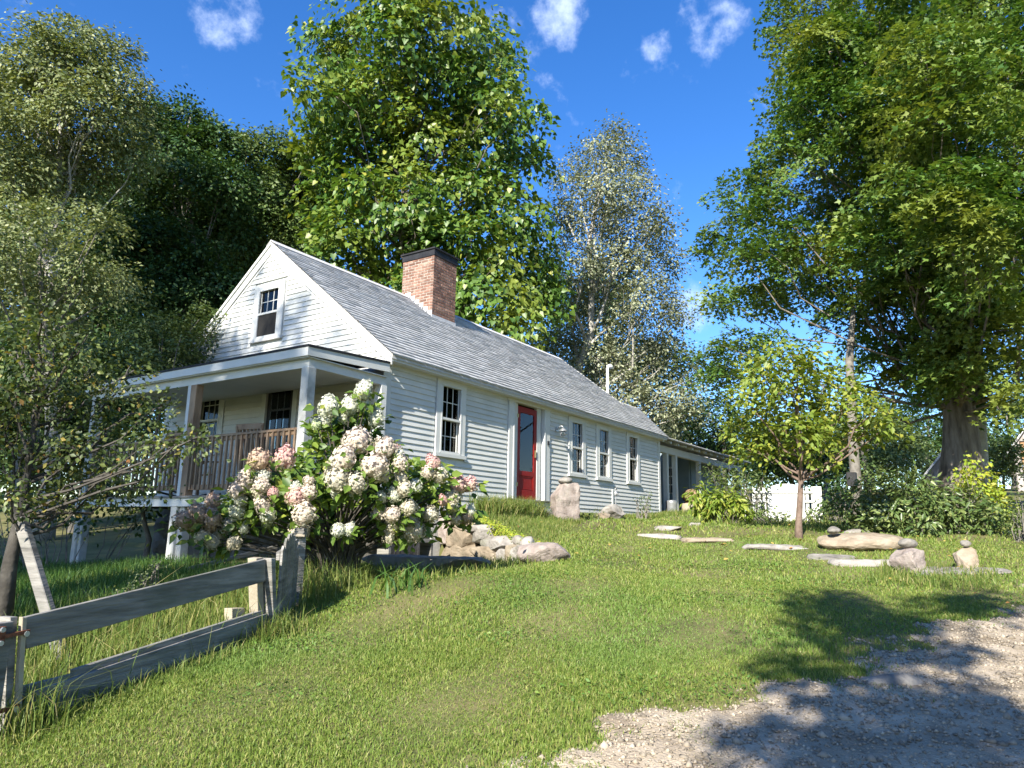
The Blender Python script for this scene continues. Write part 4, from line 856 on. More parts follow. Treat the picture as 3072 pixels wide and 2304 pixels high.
def tree(name, label, cat, base, tr, lobes, leaf, bark, lmat, shape='oval', size=.1, dens=2.0, sr=.5, m=12, top=None, limb=.35, twigs=.35, group=None, trunk_pts=None, big=0, trunk_sides=10, limb_from=(.35, .9), **kw):
    base = np.asarray(base, float); t = thing(name, label, cat, base, group)
    cen = np.mean([c for c, r in lobes], axis=0); topz = max(c[2] for c, r in lobes)
    if trunk_pts is None:
        tp = np.array([cen[0], cen[1], topz - .3]) if top is None else np.asarray(top, float); trunk_pts = curve(base - (0, 0, .25), tp, 9, 0, .012)
    trunk_pts = np.asarray(trunk_pts, float); n = len(trunk_pts); rr = tr * (1 - .85 * np.linspace(0, 1, n) ** 1.1); rr[0] *= 1.35; rr[1] *= 1.1
    MB().tube(trunk_pts, rr, trunk_sides).build('trunk', M[bark], t, smooth=True)
    br = MB(); ts = np.linspace(0, 1, n)
    P, Nn, Dr, Cs = sprays(lobes, dens * DK, sr, m * MK, **kw)
    for c, r in lobes:
        zz = (c[2] - trunk_pts[0, 2]) / max(.1, trunk_pts[-1, 2] - trunk_pts[0, 2]); q = float(np.clip(zz - .22 + RNG.uniform(-.06, .06), *limb_from))
        a = np.array([np.interp(q, ts, trunk_pts[:, i]) for i in range(3)]); r0 = np.interp(q, ts, rr)
        cv = curve(a, c, 5, -.04, .05); br.tube(cv, np.linspace(min(r0 * .55, (.02 + .035 * r) * limb / .35), .008, 5), 6, cap=False)
        mine = Cs[np.linalg.norm(Cs - c, axis=1) < r * 1.05]
        k = int(len(mine) * twigs)
        if k:
            for s in mine[RNG.choice(len(mine), min(k, 40), replace=False)]:
                f = RNG.uniform(.45, 1); a2 = cv[0] + (cv[-1] - cv[0]) * f; br.tube(curve(a2, s, 4, .03, .06), np.linspace(.006 + .03 * tr, .004, 4), 4, cap=False)
    if br.V: tag(br.build('branches', M[bark], t), kind='stuff')
    sz = size * RNG.uniform(.7, 1.25, len(P))
    if big:                                         # the leaves that show largest are parts of their own
        near = np.argsort(((P - CAM) ** 2).sum(1) / sz ** 2 * RNG.uniform(.75, 1.3, len(P)))[:big]; rest = np.setdiff1d(np.arange(len(P)), near)
        v, f = SH[shape]; me = bpy.data.meshes.new('leaf'); me.from_pydata(v.tolist(), [], f.tolist()); me.materials.append(lmat)
        for i in near:
            Z = nrm_(Nn[i]); Y = nrm_(Dr[i] - Z * (Dr[i] @ Z)); X = np.cross(Y, Z)
            o = finish(bpy.data.objects.new('leaf', me), t, P[i]); o.rotation_euler = Matrix(np.stack([X, Y, Z], 1).tolist()).to_euler(); o.scale = [sz[i]] * 3
        P, Nn, Dr, sz = P[rest], Nn[rest], Dr[rest], sz[rest]
    V, F = leaves(P, Nn, Dr, sz, shape)
    tag(npmesh('crown', V, F, lmat, t), kind='stuff')
    return t, len(F)
DK, MK = 3.2, 1.7
LM = {}
LM['catalpa'] = leafmat('catalpa_leaf', [(0, (.055, .125, .022)), (.5, (.09, .175, .03)), (.85, (.14, .225, .036)), (.97, (.24, .29, .05)), (1, (.40, .38, .07))], .42, .32, .45, patch=((.27, .31, .05), .45, .5, .68, .7))
LM['maple'] = leafmat('maple_leaf', [(0, (.05, .115, .022)), (.5, (.08, .16, .03)), (.9, (.13, .215, .04)), (1, (.22, .27, .055))], .45, .3, .4, patch=((.25, .28, .05), .5, .48, .68, .75))
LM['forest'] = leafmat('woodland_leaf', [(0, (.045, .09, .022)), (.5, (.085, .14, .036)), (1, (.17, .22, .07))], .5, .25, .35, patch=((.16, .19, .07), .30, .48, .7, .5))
LM['forest_lit'] = leafmat('sunlit_woodland_leaf', [(0, (.08, .12, .035)), (.5, (.17, .21, .075)), (1, (.34, .36, .18))], .5, .25, .4, patch=((.22, .25, .10), .5, .45, .7, .5))  # sunlit highlights of the crown put into a paler leaf colour
LM['dark'] = leafmat('dark_woodland_leaf', [(0, (.026, .065, .018)), (.6, (.05, .105, .028)), (1, (.10, .155, .04))], .5, .22, .35)  # darkness of the deep woods put into the leaf colour
LM['poplar'] = leafmat('poplar_leaf', [(0, (.10, .125, .06)), (.5, (.19, .21, .115)), (1, (.38, .40, .26))], .5, .2, .5)
LM['sapling'] = leafmat('young_tree_leaf', [(0, (.12, .19, .03)), (.6, (.22, .29, .045)), (1, (.36, .36, .06))], .45, .38, .4)
LM['apple'] = leafmat('apple_leaf', [(0, (.035, .055, .018)), (.6, (.085, .125, .035)), (.9, (.18, .22, .06)), (.98, (.32, .25, .06)), (1, (.20, .09, .03))], .5, .3, .4, patch=((.24, .20, .045), 2.2, .58, .75, .5))
LM['rhodo'] = leafmat('rhododendron_leaf', [(0, (.05, .09, .024)), (.6, (.11, .165, .045)), (1, (.22, .26, .085))], .4, .15, .5)
LM['lime'] = leafmat('lime_shrub_leaf', [(0, (.20, .30, .03)), (.6, (.33, .40, .045)), (1, (.45, .42, .06))], .5, .35, .3)
LM['shrub'] = leafmat('shrub_leaf', [(0, (.06, .095, .028)), (.6, (.11, .16, .045)), (1, (.20, .24, .08))], .5, .28, .35)
LM['daylily'] = leafmat('daylily_leaf', [(0, (.12, .20, .025)), (.7, (.22, .30, .04)), (1, (.36, .36, .07))], .45, .35, .4)
LM['hyd'] = leafmat('hydrangea_leaf', [(0, (.06, .12, .022)), (.55, (.12, .20, .032)), (.9, (.24, .31, .045)), (1, (.34, .35, .07))], .45, .33, .4)

NT = 0
# --- catalpa behind the house
cl = [(860, -10, 95), (740, 45, 45), (695, 85, 42), (668, 165, 40), (720, 190, 70), (790, 150, 85), (880, 90, 100), (960, 60, 85), (1040, 105, 75), (1085, 170, 55), (960, 170, 90), (850, 220, 110), (735, 270, 85), (1060, 230, 80), (1130, 250, 50), (690, 330, 55), (800, 330, 110), (930, 310, 110), (1050, 330, 100), (1140, 350, 50),
      (720, 420, 85), (850, 440, 120), (980, 430, 120), (1090, 440, 95), (740, 520, 90), (870, 550, 120), (1010, 550, 120), (1120, 540, 90), (1180, 560, 40), (690, 600, 60), (790, 640, 90), (920, 660, 110), (1050, 650, 110), (1150, 640, 70), (700, 500, 50), (640, 560, 45, -2), (1090, 720, 70, -2), (1000, 740, 60, -2)]
L_ = px_lobes(cl, 26.5, 2.0); b = at(1290, 900, 26.5); bz = gz(b[0], b[1])
_, n = tree('catalpa_tree', 'tall broad-leaved tree with yellowing big leaves rising behind the chimney', 'tree', (b[0], b[1], bz), .42, L_, 0, 'bark', LM['catalpa'], 'heart', .225, 2.5, .80, 26, top=at(1230, 60, 26.5), big=300, flat=.28, droop=.75, shell=.45, upw=.45, twigs=.15); NT += n
# --- sugar maple at the right
ml_ = [(1690, 50, 45), (1760, 30, 80), (1790, 110, 85), (1900, 40, 100), (1880, 140, 95), (2010, 60, 110), (2120, 40, 110), (2220, 90, 100), (1720, 150, 55), (1700, 230, 50), (1790, 220, 85), (1900, 250, 100), (2030, 180, 110), (2150, 180, 110), (2250, 230, 90), (1690, 300, 55), (1640, 385, 50), (1740, 330, 75), (1840, 340, 95), (1960, 330, 110), (2090, 310, 110), (2200, 350, 100),
       (1585, 400, 30), (1590, 470, 40), (1680, 450, 65), (1780, 440, 90), (1900, 450, 105), (2030, 440, 110), (2150, 460, 105), (1540, 520, 40), (1600, 545, 55), (1700, 540, 75), (1820, 540, 95), (1950, 560, 105), (2080, 560, 105), (2190, 590, 90), (1555, 640, 40), (1630, 650, 60), (1720, 640, 75), (1840, 660, 85), (1960, 680, 95), (2080, 690, 95), (2190, 700, 85), (1530, 735, 38), (1590, 745, 50), (1660, 745, 45),
       (1900, 760, 60), (2000, 780, 80), (2100, 790, 85), (2200, 800, 70), (1960, 830, 50), (2050, 860, 50), (2130, 850, 50), (2200, 860, 40), (2300, 400, 110, 1), (2300, 150, 110, 1), (2290, 650, 100, 1), (1540, 790, 45, 2), (1570, 810, 40, 2), (2040, 250, 110, -2.5), (1960, 420, 100, -2.5), (2080, 460, 110, -2.5), (1990, 600, 100, -2.5), (2100, 640, 100, -2.5), (2060, 780, 80, -2.2), (2000, 130, 100, -2.5), (2140, 560, 100, -2.5), (1880, 560, 90, -2.0), (2090, 870, 45, -1.5)]
L_ = px_lobes(ml_, 20.0, 2.6); b = at(2885, 1430, 20.5); bz = gz(b[0], b[1]); k = 1.3888
tp = [(b[0], b[1], bz - .3), at(2883, 1440, 20.5), at(2884, 1330, 20.5), at(2878, 1230, 20.5), at(2872, 1120, 20.4), at(2850, 950, 20.3), at(2830, 750, 20.2), at(2800, 500, 20), at(2740, 200, 20)]
_, n = tree('maple_tree', 'huge thick-trunked maple filling the right side of the view', 'tree', (b[0], b[1], bz), .49, L_, 0, 'bark', LM['maple'], 'maple', .125, 2.8, .60, 60, trunk_pts=tp, flat=.11, droop=.35, shell=.3, upw=.72, twigs=.12, trunk_sides=18, limb_from=(.38, .95)); NT += n
# --- poplar clump behind the far roof
pl_ = [(1330, 290, 35), (1290, 330, 55), (1340, 350, 55), (1235, 380, 40), (1300, 410, 75), (1385, 420, 55), (1220, 460, 45), (1280, 490, 80), (1360, 490, 80), (1425, 480, 45), (1240, 560, 70), (1330, 580, 90), (1420, 570, 60), (1230, 650, 70), (1310, 670, 90), (1400, 660, 80), (1455, 680, 45), (1220, 740, 60), (1290, 770, 80), (1380, 760, 80), (1450, 770, 55), (1260, 850, 70), (1350, 860, 80), (1440, 860, 65), (1490, 820, 35), (1480, 900, 50), (1420, 930, 50)]
L_ = px_lobes(pl_, 31.5, 2.0); b = at(1738, 1250, 31.5); bz = gz(b[0], b[1])
_, n = tree('poplar_tree', 'airy grey-green poplar with pale stems behind the far end of the roof', 'tree', (b[0], b[1], bz), .26, L_, 0, 'bark_pale', LM['poplar'], 'oval', .15, 3.0, .6, 26, top=at(1800, 480, 31.5), limb=.5, flat=.4, droop=.3, shell=.25, upw=.5, twigs=.2, limb_from=(.25, .9)); NT += n
# --- woodland at the left
def wood(lst, D, nm, lab, lm, base_px, size=.2, dens=2.4, m=14, sr=.62, bark='bark_grey', tr=.22, jit=2.0, top=None, **kw):
    global NT
    L_ = px_lobes(lst, D, jit); b = at(base_px * 1.3888, 1450, D); z = gz(b[0], b[1])
    _, n = tree(nm, lab, 'tree', (b[0], b[1], z), tr, L_, 0, bark, lm, 'oval', size * .85, dens * 1.6, sr, m * 3.4, top=top, **{**dict(flat=.3, droop=.3, shell=.35, upw=.55, twigs=.1), **kw}); NT += n
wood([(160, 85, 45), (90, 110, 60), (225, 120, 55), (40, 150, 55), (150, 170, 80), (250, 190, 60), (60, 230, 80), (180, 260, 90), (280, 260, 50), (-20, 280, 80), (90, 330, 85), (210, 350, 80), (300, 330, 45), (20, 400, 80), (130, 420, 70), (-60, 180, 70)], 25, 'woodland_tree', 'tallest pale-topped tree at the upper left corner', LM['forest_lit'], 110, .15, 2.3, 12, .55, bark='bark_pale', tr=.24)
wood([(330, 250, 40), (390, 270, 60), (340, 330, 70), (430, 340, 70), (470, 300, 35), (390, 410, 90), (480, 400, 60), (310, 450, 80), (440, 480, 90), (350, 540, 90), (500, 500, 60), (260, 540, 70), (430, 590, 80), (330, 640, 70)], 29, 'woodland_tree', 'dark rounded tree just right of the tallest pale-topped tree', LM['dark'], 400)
wood([(530, 330, 45), (590, 330, 55), (560, 400, 60), (640, 370, 55), (670, 330, 30), (620, 440, 70), (560, 480, 70), (670, 430, 50), (640, 520, 70), (560, 570, 70), (500, 600, 60), (640, 610, 60)], 32, 'woodland_tree', 'lighter olive tree left of the chimney tree, above the gable', LM['forest'], 590)
wood([(40, 500, 70), (130, 480, 60), (210, 500, 55), (90, 570, 80), (180, 590, 80), (20, 620, 80), (250, 620, 60), (110, 680, 80), (-40, 540, 70)], 21, 'woodland_tree', 'nearer leafy tree with bare grey limbs at the left edge', LM['forest_lit'], 60, .12, 2.0, 11, .5, tr=.16)
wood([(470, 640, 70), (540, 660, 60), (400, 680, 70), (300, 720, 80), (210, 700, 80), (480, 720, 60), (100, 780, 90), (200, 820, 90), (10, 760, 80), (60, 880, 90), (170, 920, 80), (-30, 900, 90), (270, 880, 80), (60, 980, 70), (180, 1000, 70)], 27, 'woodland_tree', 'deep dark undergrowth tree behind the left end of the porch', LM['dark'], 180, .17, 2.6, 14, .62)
wood([(290, 730, 45), (340, 710, 45), (390, 730, 40), (430, 690, 35), (310, 790, 50), (370, 780, 50), (260, 800, 40), (410, 770, 35), (230, 760, 35), (440, 740, 30)], 15.5, 'woodland_tree', 'sunlit bushy shrub rising behind the left porch roof', LM['shrub'], 330, .09, 2.4, 13, .35, tr=.05, jit=.6)
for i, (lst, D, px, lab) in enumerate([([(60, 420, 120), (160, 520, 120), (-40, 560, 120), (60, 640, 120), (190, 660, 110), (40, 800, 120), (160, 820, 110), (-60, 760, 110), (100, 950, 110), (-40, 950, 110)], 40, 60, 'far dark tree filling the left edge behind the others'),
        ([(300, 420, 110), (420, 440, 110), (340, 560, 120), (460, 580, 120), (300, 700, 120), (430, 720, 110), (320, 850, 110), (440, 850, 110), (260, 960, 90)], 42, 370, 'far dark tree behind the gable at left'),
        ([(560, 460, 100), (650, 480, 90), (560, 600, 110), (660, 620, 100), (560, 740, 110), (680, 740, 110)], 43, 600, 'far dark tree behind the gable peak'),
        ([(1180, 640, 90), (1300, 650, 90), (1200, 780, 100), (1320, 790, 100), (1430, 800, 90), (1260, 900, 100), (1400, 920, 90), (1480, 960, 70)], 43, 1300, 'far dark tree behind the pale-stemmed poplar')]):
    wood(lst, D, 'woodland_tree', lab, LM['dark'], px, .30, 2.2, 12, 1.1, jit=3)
# --- woodland behind shed and at the right
wood([(1490, 920, 50), (1540, 900, 55), (1600, 930, 55), (1520, 980, 50), (1580, 990, 55), (1640, 980, 45), (1470, 990, 45), (1680, 930, 40)], 36, 'woodland_tree', 'dark tree directly behind the woodshed roof', LM['dark'], 1560, .19, 2.4, 13, .7)
wood([(1800, 930, 60), (1870, 900, 60), (1760, 970, 60), (1850, 970, 60), (1930, 940, 60), (1960, 990, 50), (1820, 1010, 40), (1900, 1000, 45)], 40, 'woodland_tree', 'dark leafy tree between the young tree and the thick maple trunk', LM['forest'], 1880, .2, 2.3, 12, .75)
wood([(1700, 990, 40), (1740, 1000, 40), (1660, 1010, 40), (1700, 950, 45), (1790, 1000, 35)], 27, 'woodland_tree', 'dark low tree behind the white picket fence', LM['dark'], 1705, .15, 2.4, 13, .5, tr=.1, jit=.8)
wood([(2150, 900, 35), (2200, 895, 45), (2240, 900, 50), (2130, 950, 40), (2190, 960, 50), (2260, 960, 50), (2090, 960, 40)], 62, 'woodland_tree', 'far woodland tree above the small barn at the right', LM['forest'], 2190, .3, 2.3, 12, 1.2, jit=4)
wood([(2150, 985, 22), (2175, 975, 24), (2155, 1015, 25), (2185, 1010, 22)], 36, 'woodland_tree', 'young green tree between the maple trunk and the barn', LM['shrub'], 2165, .16, 2.3, 12, .5, tr=.07, jit=.6)
wood([(1990, 930, 50), (2030, 980, 45), (1960, 890, 40), (2060, 930, 40)], 52, 'woodland_tree', 'far dark tree behind the thick maple trunk', LM['dark'], 2000, .28, 2.3, 12, 1.0, jit=3)
for i, (lst, D, px, lm, lab) in enumerate([([(1560, 1010, 50), (1640, 1020, 50), (1720, 1020, 50), (1600, 960, 50), (1690, 970, 50)], 50, 1640, 'dark', 'far low dark trees seen past the woodshed end'), ([(1800, 1020, 45), (1880, 1015, 45), (1960, 1010, 45), (1840, 970, 45), (1920, 960, 50)], 56, 1880, 'dark', 'far low dark trees between young tree and maple'),
        ([(2060, 1000, 40), (2130, 1000, 35), (2200, 985, 35), (2250, 980, 40), (2100, 950, 40)], 75, 2150, 'forest', 'farthest trees on the rise at the right')]):
    wood(lst, D, 'woodland_tree', lab, LM[lm], px, .36, 2.0, 12, 1.3, jit=3)
# slim leaning trunk with a dark box, and a pale trunk beside the maple
a = at(2560, 1455, 19); z = gz(a[0], a[1]); st = thing('slim_trunk', 'slim grey leaning trunk left of the thick maple with a dark box on it', 'tree', (a[0], a[1], z))
MB().tube([(a[0], a[1], z - .2), at(2568, 1440, 19), at(2562, 1370, 19), at(2556, 1250, 19), at(2548, 1080, 19), at(2560, 930, 19)], [.15, .13, .12, .11, .10, .05], 10).build('trunk', M['bark_grey'], st, smooth=True)
bx_ = at(2556, 1438, 18.75); MB().box(bx_[0] - .1, bx_[0] + .1, bx_[1] - .1, bx_[1] + .1, bx_[2] - .16, bx_[2] + .16).build('box', M['black'], st)
a = at(2948, 1440, 23); z = gz(a[0], a[1]); st = thing('pale_trunk', 'pale straight trunk just right of the thick maple', 'tree', (a[0], a[1], z))
MB().tube([(a[0], a[1], z - .2), at(2946, 1400, 23), at(2942, 1300, 23), at(2938, 1200, 23), at(2935, 1000, 23)], [.17, .16, .15, .14, .10], 10).build('trunk', M['bark_pale'], st, smooth=True)
a = at(2480, 1480, 30); z = gz(a[0], a[1]); MB().tube([(a[0], a[1], z - .2), at(2478, 1430, 30), at(2474, 1330, 30)], [.10, .09, .07], 8).build('slim_trunk', M['bark_pale'], None, smooth=True, label='thin pale trunk behind the right end of the white picket fence', cat='tree')

# --- young tree on the lawn
D = 13.6; b = at(2395, 1590, D); z = gz(b[0], b[1])
sl_ = [(1690, 760, 40), (1745, 765, 40), (1640, 800, 45), (1710, 820, 50), (1790, 820, 45), (1610, 860, 35), (1670, 870, 50), (1750, 870, 50), (1830, 865, 45), (1890, 890, 35), (1600, 920, 35), (1660, 930, 45), (1730, 930, 50), (1800, 930, 45), (1870, 930, 35), (1620, 970, 30), (1690, 975, 35), (1760, 970, 35), (1920, 915, 20)]
L_ = px_lobes(sl_, D, .8)
_, n = tree('young_tree', 'young yellow-green tree with slim reddish trunk in the middle of the lawn', 'tree', (b[0], b[1], z), .062, L_, 0, 'bark_red', LM['sapling'], 'oval', .11, 3.4, .30, 16, trunk_pts=[(b[0], b[1], z - .15), at(2396, 1575, D), at(2402, 1460, D), at(2403, 1400, D), at(2398, 1300, D), at(2390, 1200, D), at(2395, 1060, D)], big=200, flat=.3, droop=.5, shell=.15, upw=.6, twigs=.2, limb_from=(.38, .9)); NT += n
# --- small tree at the far left in front of the porch
al_ = [(30, 740, 60, .5), (110, 780, 60), (40, 830, 60), (150, 860, 55), (80, 920, 60), (200, 800, 45, .8), (250, 850, 40), (20, 960, 55), (160, 960, 55), (240, 930, 45), (310, 900, 35), (100, 1030, 55), (200, 1020, 50), (280, 1000, 45), (340, 960, 35), (40, 1060, 45), (350, 880, 22, -.3), (240, 1070, 40), (150, 1090, 40), (320, 1050, 30), (380, 960, 22, -.5), (425, 945, 14, -.7), (-20, 880, 60), (90, 700, 40), (170, 740, 40), (290, 800, 25)]
L_ = px_lobes(al_, 7.6, .7); b = at(22, 1800, 7.4); z = gz(b[0], b[1])
_, n = tree('apple_tree', 'small twiggy apple tree with yellowing leaves in front of the left porch', 'tree', (b[0], b[1], z), .06, L_, 0, 'bark_dark', LM['apple'], 'oval', .052, 3.2, .19, 14, trunk_pts=[(b[0], b[1], z - .1), at(28, 1700, 7.4), at(50, 1590, 7.4), at(70, 1480, 7.5), at(95, 1350, 7.5), at(110, 1200, 7.5), at(120, 1030, 7.6)], limb=.22, flat=.5, droop=.15, shell=.1, upw=.35, twigs=.25, limb_from=(.3, .95), down=.9); NT += n

# --- shrubs
def shrub(nm, lab, lst, D, lm, shape, size, dens, sr, m, jit=.5, k=1.3888, cat='bush', gpx=None, **kw):
    global NT
    L_ = px_lobes(lst, D, jit, k); c = np.mean([q for q, r in L_], axis=0); base = np.array([c[0], c[1], gz(c[0], c[1])])
    t = thing(nm, lab, cat, base); P, Nn, Dr, Cs = sprays(L_, dens * 2.2, sr, m * 1.5, **{**dict(flat=.4, droop=.2, shell=.3, upw=.5, down=.8), **kw})
    ok = P[:, 2] > H(P[:, 0], P[:, 1]) + .01; P, Nn, Dr = P[ok], Nn[ok], Dr[ok]
    V, F = leaves(P, Nn, Dr, size * RNG.uniform(.7, 1.25, len(P)), shape); tag(npmesh('foliage', V, F, lm, t), kind='stuff')
    st = MB()
    for q in Cs[RNG.choice(len(Cs), min(30, len(Cs)), replace=False)]:
        f = base + np.array([*(RNG.normal(size=2) * .12), -.05]); f[0] += (q[0] - f[0]) * .6; f[1] += (q[1] - f[1]) * .6; f[2] = gz(f[0], f[1]) - .05; st.tube(curve(f, q, 4, .05, .04), [.012, .009, .006, .004], 4, cap=False)
    tag(st.build('stems', M['bark_grey'], t), kind='stuff'); NT += len(F); return t
shrub('undergrowth', 'dark undergrowth left of the porch beyond the small tree', [(20, 1080, 45), (90, 1090, 45), (150, 1075, 40), (230, 1090, 40), (300, 1095, 40), (40, 1140, 30), (120, 1130, 30), (200, 1120, 30)], 16, LM['dark'], 'oval', .11, 2.6, .28, 10, jit=1.0)
shrub('rhododendron', 'big dark green rhododendron bush below the maple trunk', [(1850, 1090, 45), (1900, 1060, 45), (1960, 1055, 38), (2020, 1072, 36), (2070, 1088, 38), (1840, 1125, 35), (1900, 1115, 50), (1970, 1110, 55), (2040, 1115, 50), (2100, 1110, 45), (2150, 1120, 35), (1930, 1040, 28), (1985, 1045, 24), (2120, 1140, 25), (2170, 1135, 20), (1880, 1140, 25), (1950, 1140, 25), (2030, 1145, 25)], 15.8, LM['rhodo'], 'narrow', .135, 3.2, .22, 13, shell=.5)
shrub('lime_shrub', 'yellow-green shrub glowing at the right of the thick maple trunk', [(2090, 1020, 18), (2105, 990, 14), (2120, 1040, 24), (2085, 1055, 20), (2140, 1055, 20), (2150, 1080, 20), (2120, 1070, 22), (2165, 1095, 15)], 17.6, LM['lime'], 'oval', .09, 3.0, .18, 12)
shrub('flower_bed_plants', 'pale weedy plants at the right edge beside the dark bush', [(2190, 1130, 20), (2210, 1110, 22), (2225, 1140, 25), (2200, 1080, 12)], 14.5, LM['shrub'], 'oval', .06, 2.2, .15, 10)
shrub('willow_shrub', 'grey-green arching shrub in front of the woodshed end', [(1540, 1020, 22), (1575, 1020, 24), (1610, 1030, 22), (1555, 1045, 24), (1595, 1050, 24), (1630, 1050, 18), (1645, 1030, 12)], 18.6, LM['shrub'], 'narrow', .12, 2.6, .2, 11, droop=.5)
shrub('daylily_clump', 'bright yellow-green clump of leafy perennials below the grey-green shrub', [(1520, 1080, 20), (1550, 1075, 24), (1585, 1080, 25), (1540, 1100, 20), (1575, 1105, 20), (1610, 1095, 18), (1500, 1065, 10), (1515, 1055, 10)], 17.6, LM['daylily'], 'narrow', .16, 3.4, .16, 12, jit=.2, droop=.9)
shrub('dark_low_shrub', 'dark low shrub at the foot of the white picket fence', [(1625, 1110, 16), (1655, 1115, 16), (1690, 1115, 15), (1760, 1110, 16), (1780, 1090, 14), (1645, 1095, 12)], 18.4, LM['rhodo'], 'oval', .08, 2.6, .14, 10, jit=.2)
shrub('dark_gap_shrub', 'dark shadowy shrub right of the white picket fence', [(1800, 1070, 18), (1795, 1100, 18), (1830, 1060, 16), (1815, 1040, 14)], 18.9, LM['dark'], 'oval', .09, 2.6, .16, 11, jit=.3)
shrub('wall_plant', 'thin upright weedy plant against the wall below the last window', [(1385, 1095, 10), (1392, 1078, 8), (1378, 1078, 7), (1400, 1095, 8), (1400, 1068, 5)], 18.6, LM['shrub'], 'oval', .055, 1.6, .12, 5, jit=.1, cat='plant')
shrub('rock_plant', 'small reddish-green plant between the standing stone and whitish boulder', [(1265, 1115, 12), (1280, 1120, 12), (1290, 1108, 8), (1255, 1125, 9)], 15.9, LM['apple'], 'oval', .06, 2.0, .12, 7, jit=.1, cat='plant')
shrub('goldenrod', 'pale flowering weed bush behind the board fence', [(330, 1235, 16), (300, 1255, 16), (270, 1275, 18), (345, 1215, 10), (310, 1275, 14)], 7.9, LM['forest_lit'], 'oval', .035, 2.4, .09, 9, jit=.15, cat='plant')

# ------------------------------------------------------------------ hydrangea
hb = ground(1012, 1737); hyd = thing('hydrangea', 'big hydrangea shrub covered in white and pink flower heads by the porch corner', 'shrub', (hb[0], hb[1], gz(hb[0], hb[1])))
BL = [(1310, 155, 55, 'w'), (1070, 260, 60, 'w'), (1050, 350, 40, 'w'), (1215, 255, 50, 'w'), (1180, 330, 38, 'w'), (1390, 340, 50, 'w'), (1325, 238, 25, 'w'), (990, 380, 30, 'g'), (1265, 490, 75, 'p'), (1175, 600, 75, 'p'), (1445, 545, 65, 'p'), (1520, 545, 30, 'r'), (1540, 590, 40, 'w'), (1375, 660, 75, 'p'), (1430, 710, 50, 'c'), (1120, 730, 75, 'c'), (1255, 770, 60, 'c'), (1550, 640, 50, 'p'), (1550, 730, 45, 'c'), (1580, 810, 45, 'c'), (1650, 790, 40, 'w'), (1765, 635, 45, 'r'), (1740, 700, 40, 'p'), (1815, 720, 45, 'c'), (1935, 780, 55, 'r'), (2010, 780, 45, 'r'), (1905, 860, 45, 'c'), (1835, 885, 30, 'r'), (1890, 930, 35, 'c'), (1610, 935, 45, 'c'), (1510, 850, 38, 'w'), (1425, 865, 35, 'w'), (1125, 835, 32, 'w'), (1225, 840, 30, 'w'), (1415, 965, 45, 'p'), (1500, 980, 45, 'p'), (1495, 1045, 50, 'c'), (1610, 1030, 50, 'c'), (1640, 1090, 60, 'p'), (1480, 1115, 45, 'c'), (1755, 980, 45, 'c'), (1730, 1100, 30, 'g'), (1210, 1080, 38, 'w'), (1140, 1085, 38, 'w'), (880, 1085, 55, 'p'), (910, 965, 70, 'p'), (860, 865, 55, 'r'), (945, 830, 45, 'p'), (855, 805, 35, 'w'), (945, 755, 30, 'p'), (675, 985, 40, 'w'), (640, 910, 50, 'p'), (705, 835, 32, 'r'), (600, 835, 40, 'c'), (475, 945, 50, 'w'), (490, 890, 35, 'w'), (465, 825, 42, 'p'), (525, 760, 60, 'p'), (630, 790, 42, 'p'), (645, 725, 38, 'w'), (785, 600, 62, 'r'), (615, 620, 60, 't'), (310, 900, 45, 't'), (210, 965, 50, 't'), (115, 1015, 50, 't'), (190, 1035, 45, 't'), (305, 1000, 50, 't'), (280, 1055, 50, 't'), (240, 1130, 40, 'c'), (300, 1160, 40, 'c'), (355, 1110, 35, 'c'), (415, 1050, 35, 'c'), (515, 1065, 28, 'w'), (445, 1170, 38, 'c'), (395, 1200, 30, 'c'), (670, 1020, 35, 'g'), (1920, 1010, 35, 'p'), (1990, 1000, 40, 't'), (2020, 950, 30, 'w'), (1570, 1150, 35, 'g')]
def petalmat(nm, lo, hi):
    m = bpy.data.materials.new(nm); m.use_nodes = True; t = m.node_tree; N = t.nodes.new; L = t.links.new; p = t.nodes['Principled BSDF']; p.inputs['Roughness'].default_value = .7; p.inputs['Specular IOR Level'].default_value = .2
    tc_ = N('ShaderNodeTexCoord'); sx = N('ShaderNodeSeparateXYZ'); L(tc_.outputs['Object'], sx.inputs[0]); g = N('ShaderNodeNewGeometry'); n = N('ShaderNodeTexNoise'); n.inputs['Scale'].default_value = 1.7; L(tc_.outputs['Object'], n.inputs['Vector'])
    a = N('ShaderNodeMath'); a.operation = 'MULTIPLY_ADD'; L(g.outputs['Random Per Island'], a.inputs[0]); a.inputs[1].default_value = .45; L(n.outputs[0], a.inputs[2])
    b = N('ShaderNodeMath'); b.operation = 'MULTIPLY_ADD'; L(sx.outputs[2], b.inputs[0]); b.inputs[1].default_value = .22; L(a.outputs[0], b.inputs[2])
    r = N('ShaderNodeValToRGB'); el = r.color_ramp.elements; el[0].position = .45; el[0].color = (*lo, 1); el[1].position = .95; el[1].color = (*hi, 1); L(b.outputs[0], r.inputs[0]); L(r.outputs[0], p.inputs['Base Color'])
    tr = N('ShaderNodeBsdfTranslucent'); L(r.outputs[0], tr.inputs[0]); mx = N('ShaderNodeMixShader'); mx.inputs[0].default_value = .3; L(p.outputs[0], mx.inputs[1]); L(tr.outputs[0], mx.inputs[2]); L(mx.outputs[0], t.nodes['Material Output'].inputs[0]); return m
PM = {'w': petalmat('white_petal', (.55, .58, .40), (.70, .70, .60)), 'c': petalmat('cream_petal', (.56, .52, .37), (.64, .59, .48)), 'p': petalmat('blush_petal', (.60, .55, .41), (.66, .56, .48)), 'r': petalmat('pink_petal', (.62, .50, .38), (.64, .37, .35)), 't': petalmat('faded_petal', (.48, .38, .25), (.58, .43, .34)), 'g': petalmat('pale_green_petal', (.42, .50, .26), (.58, .62, .40))}
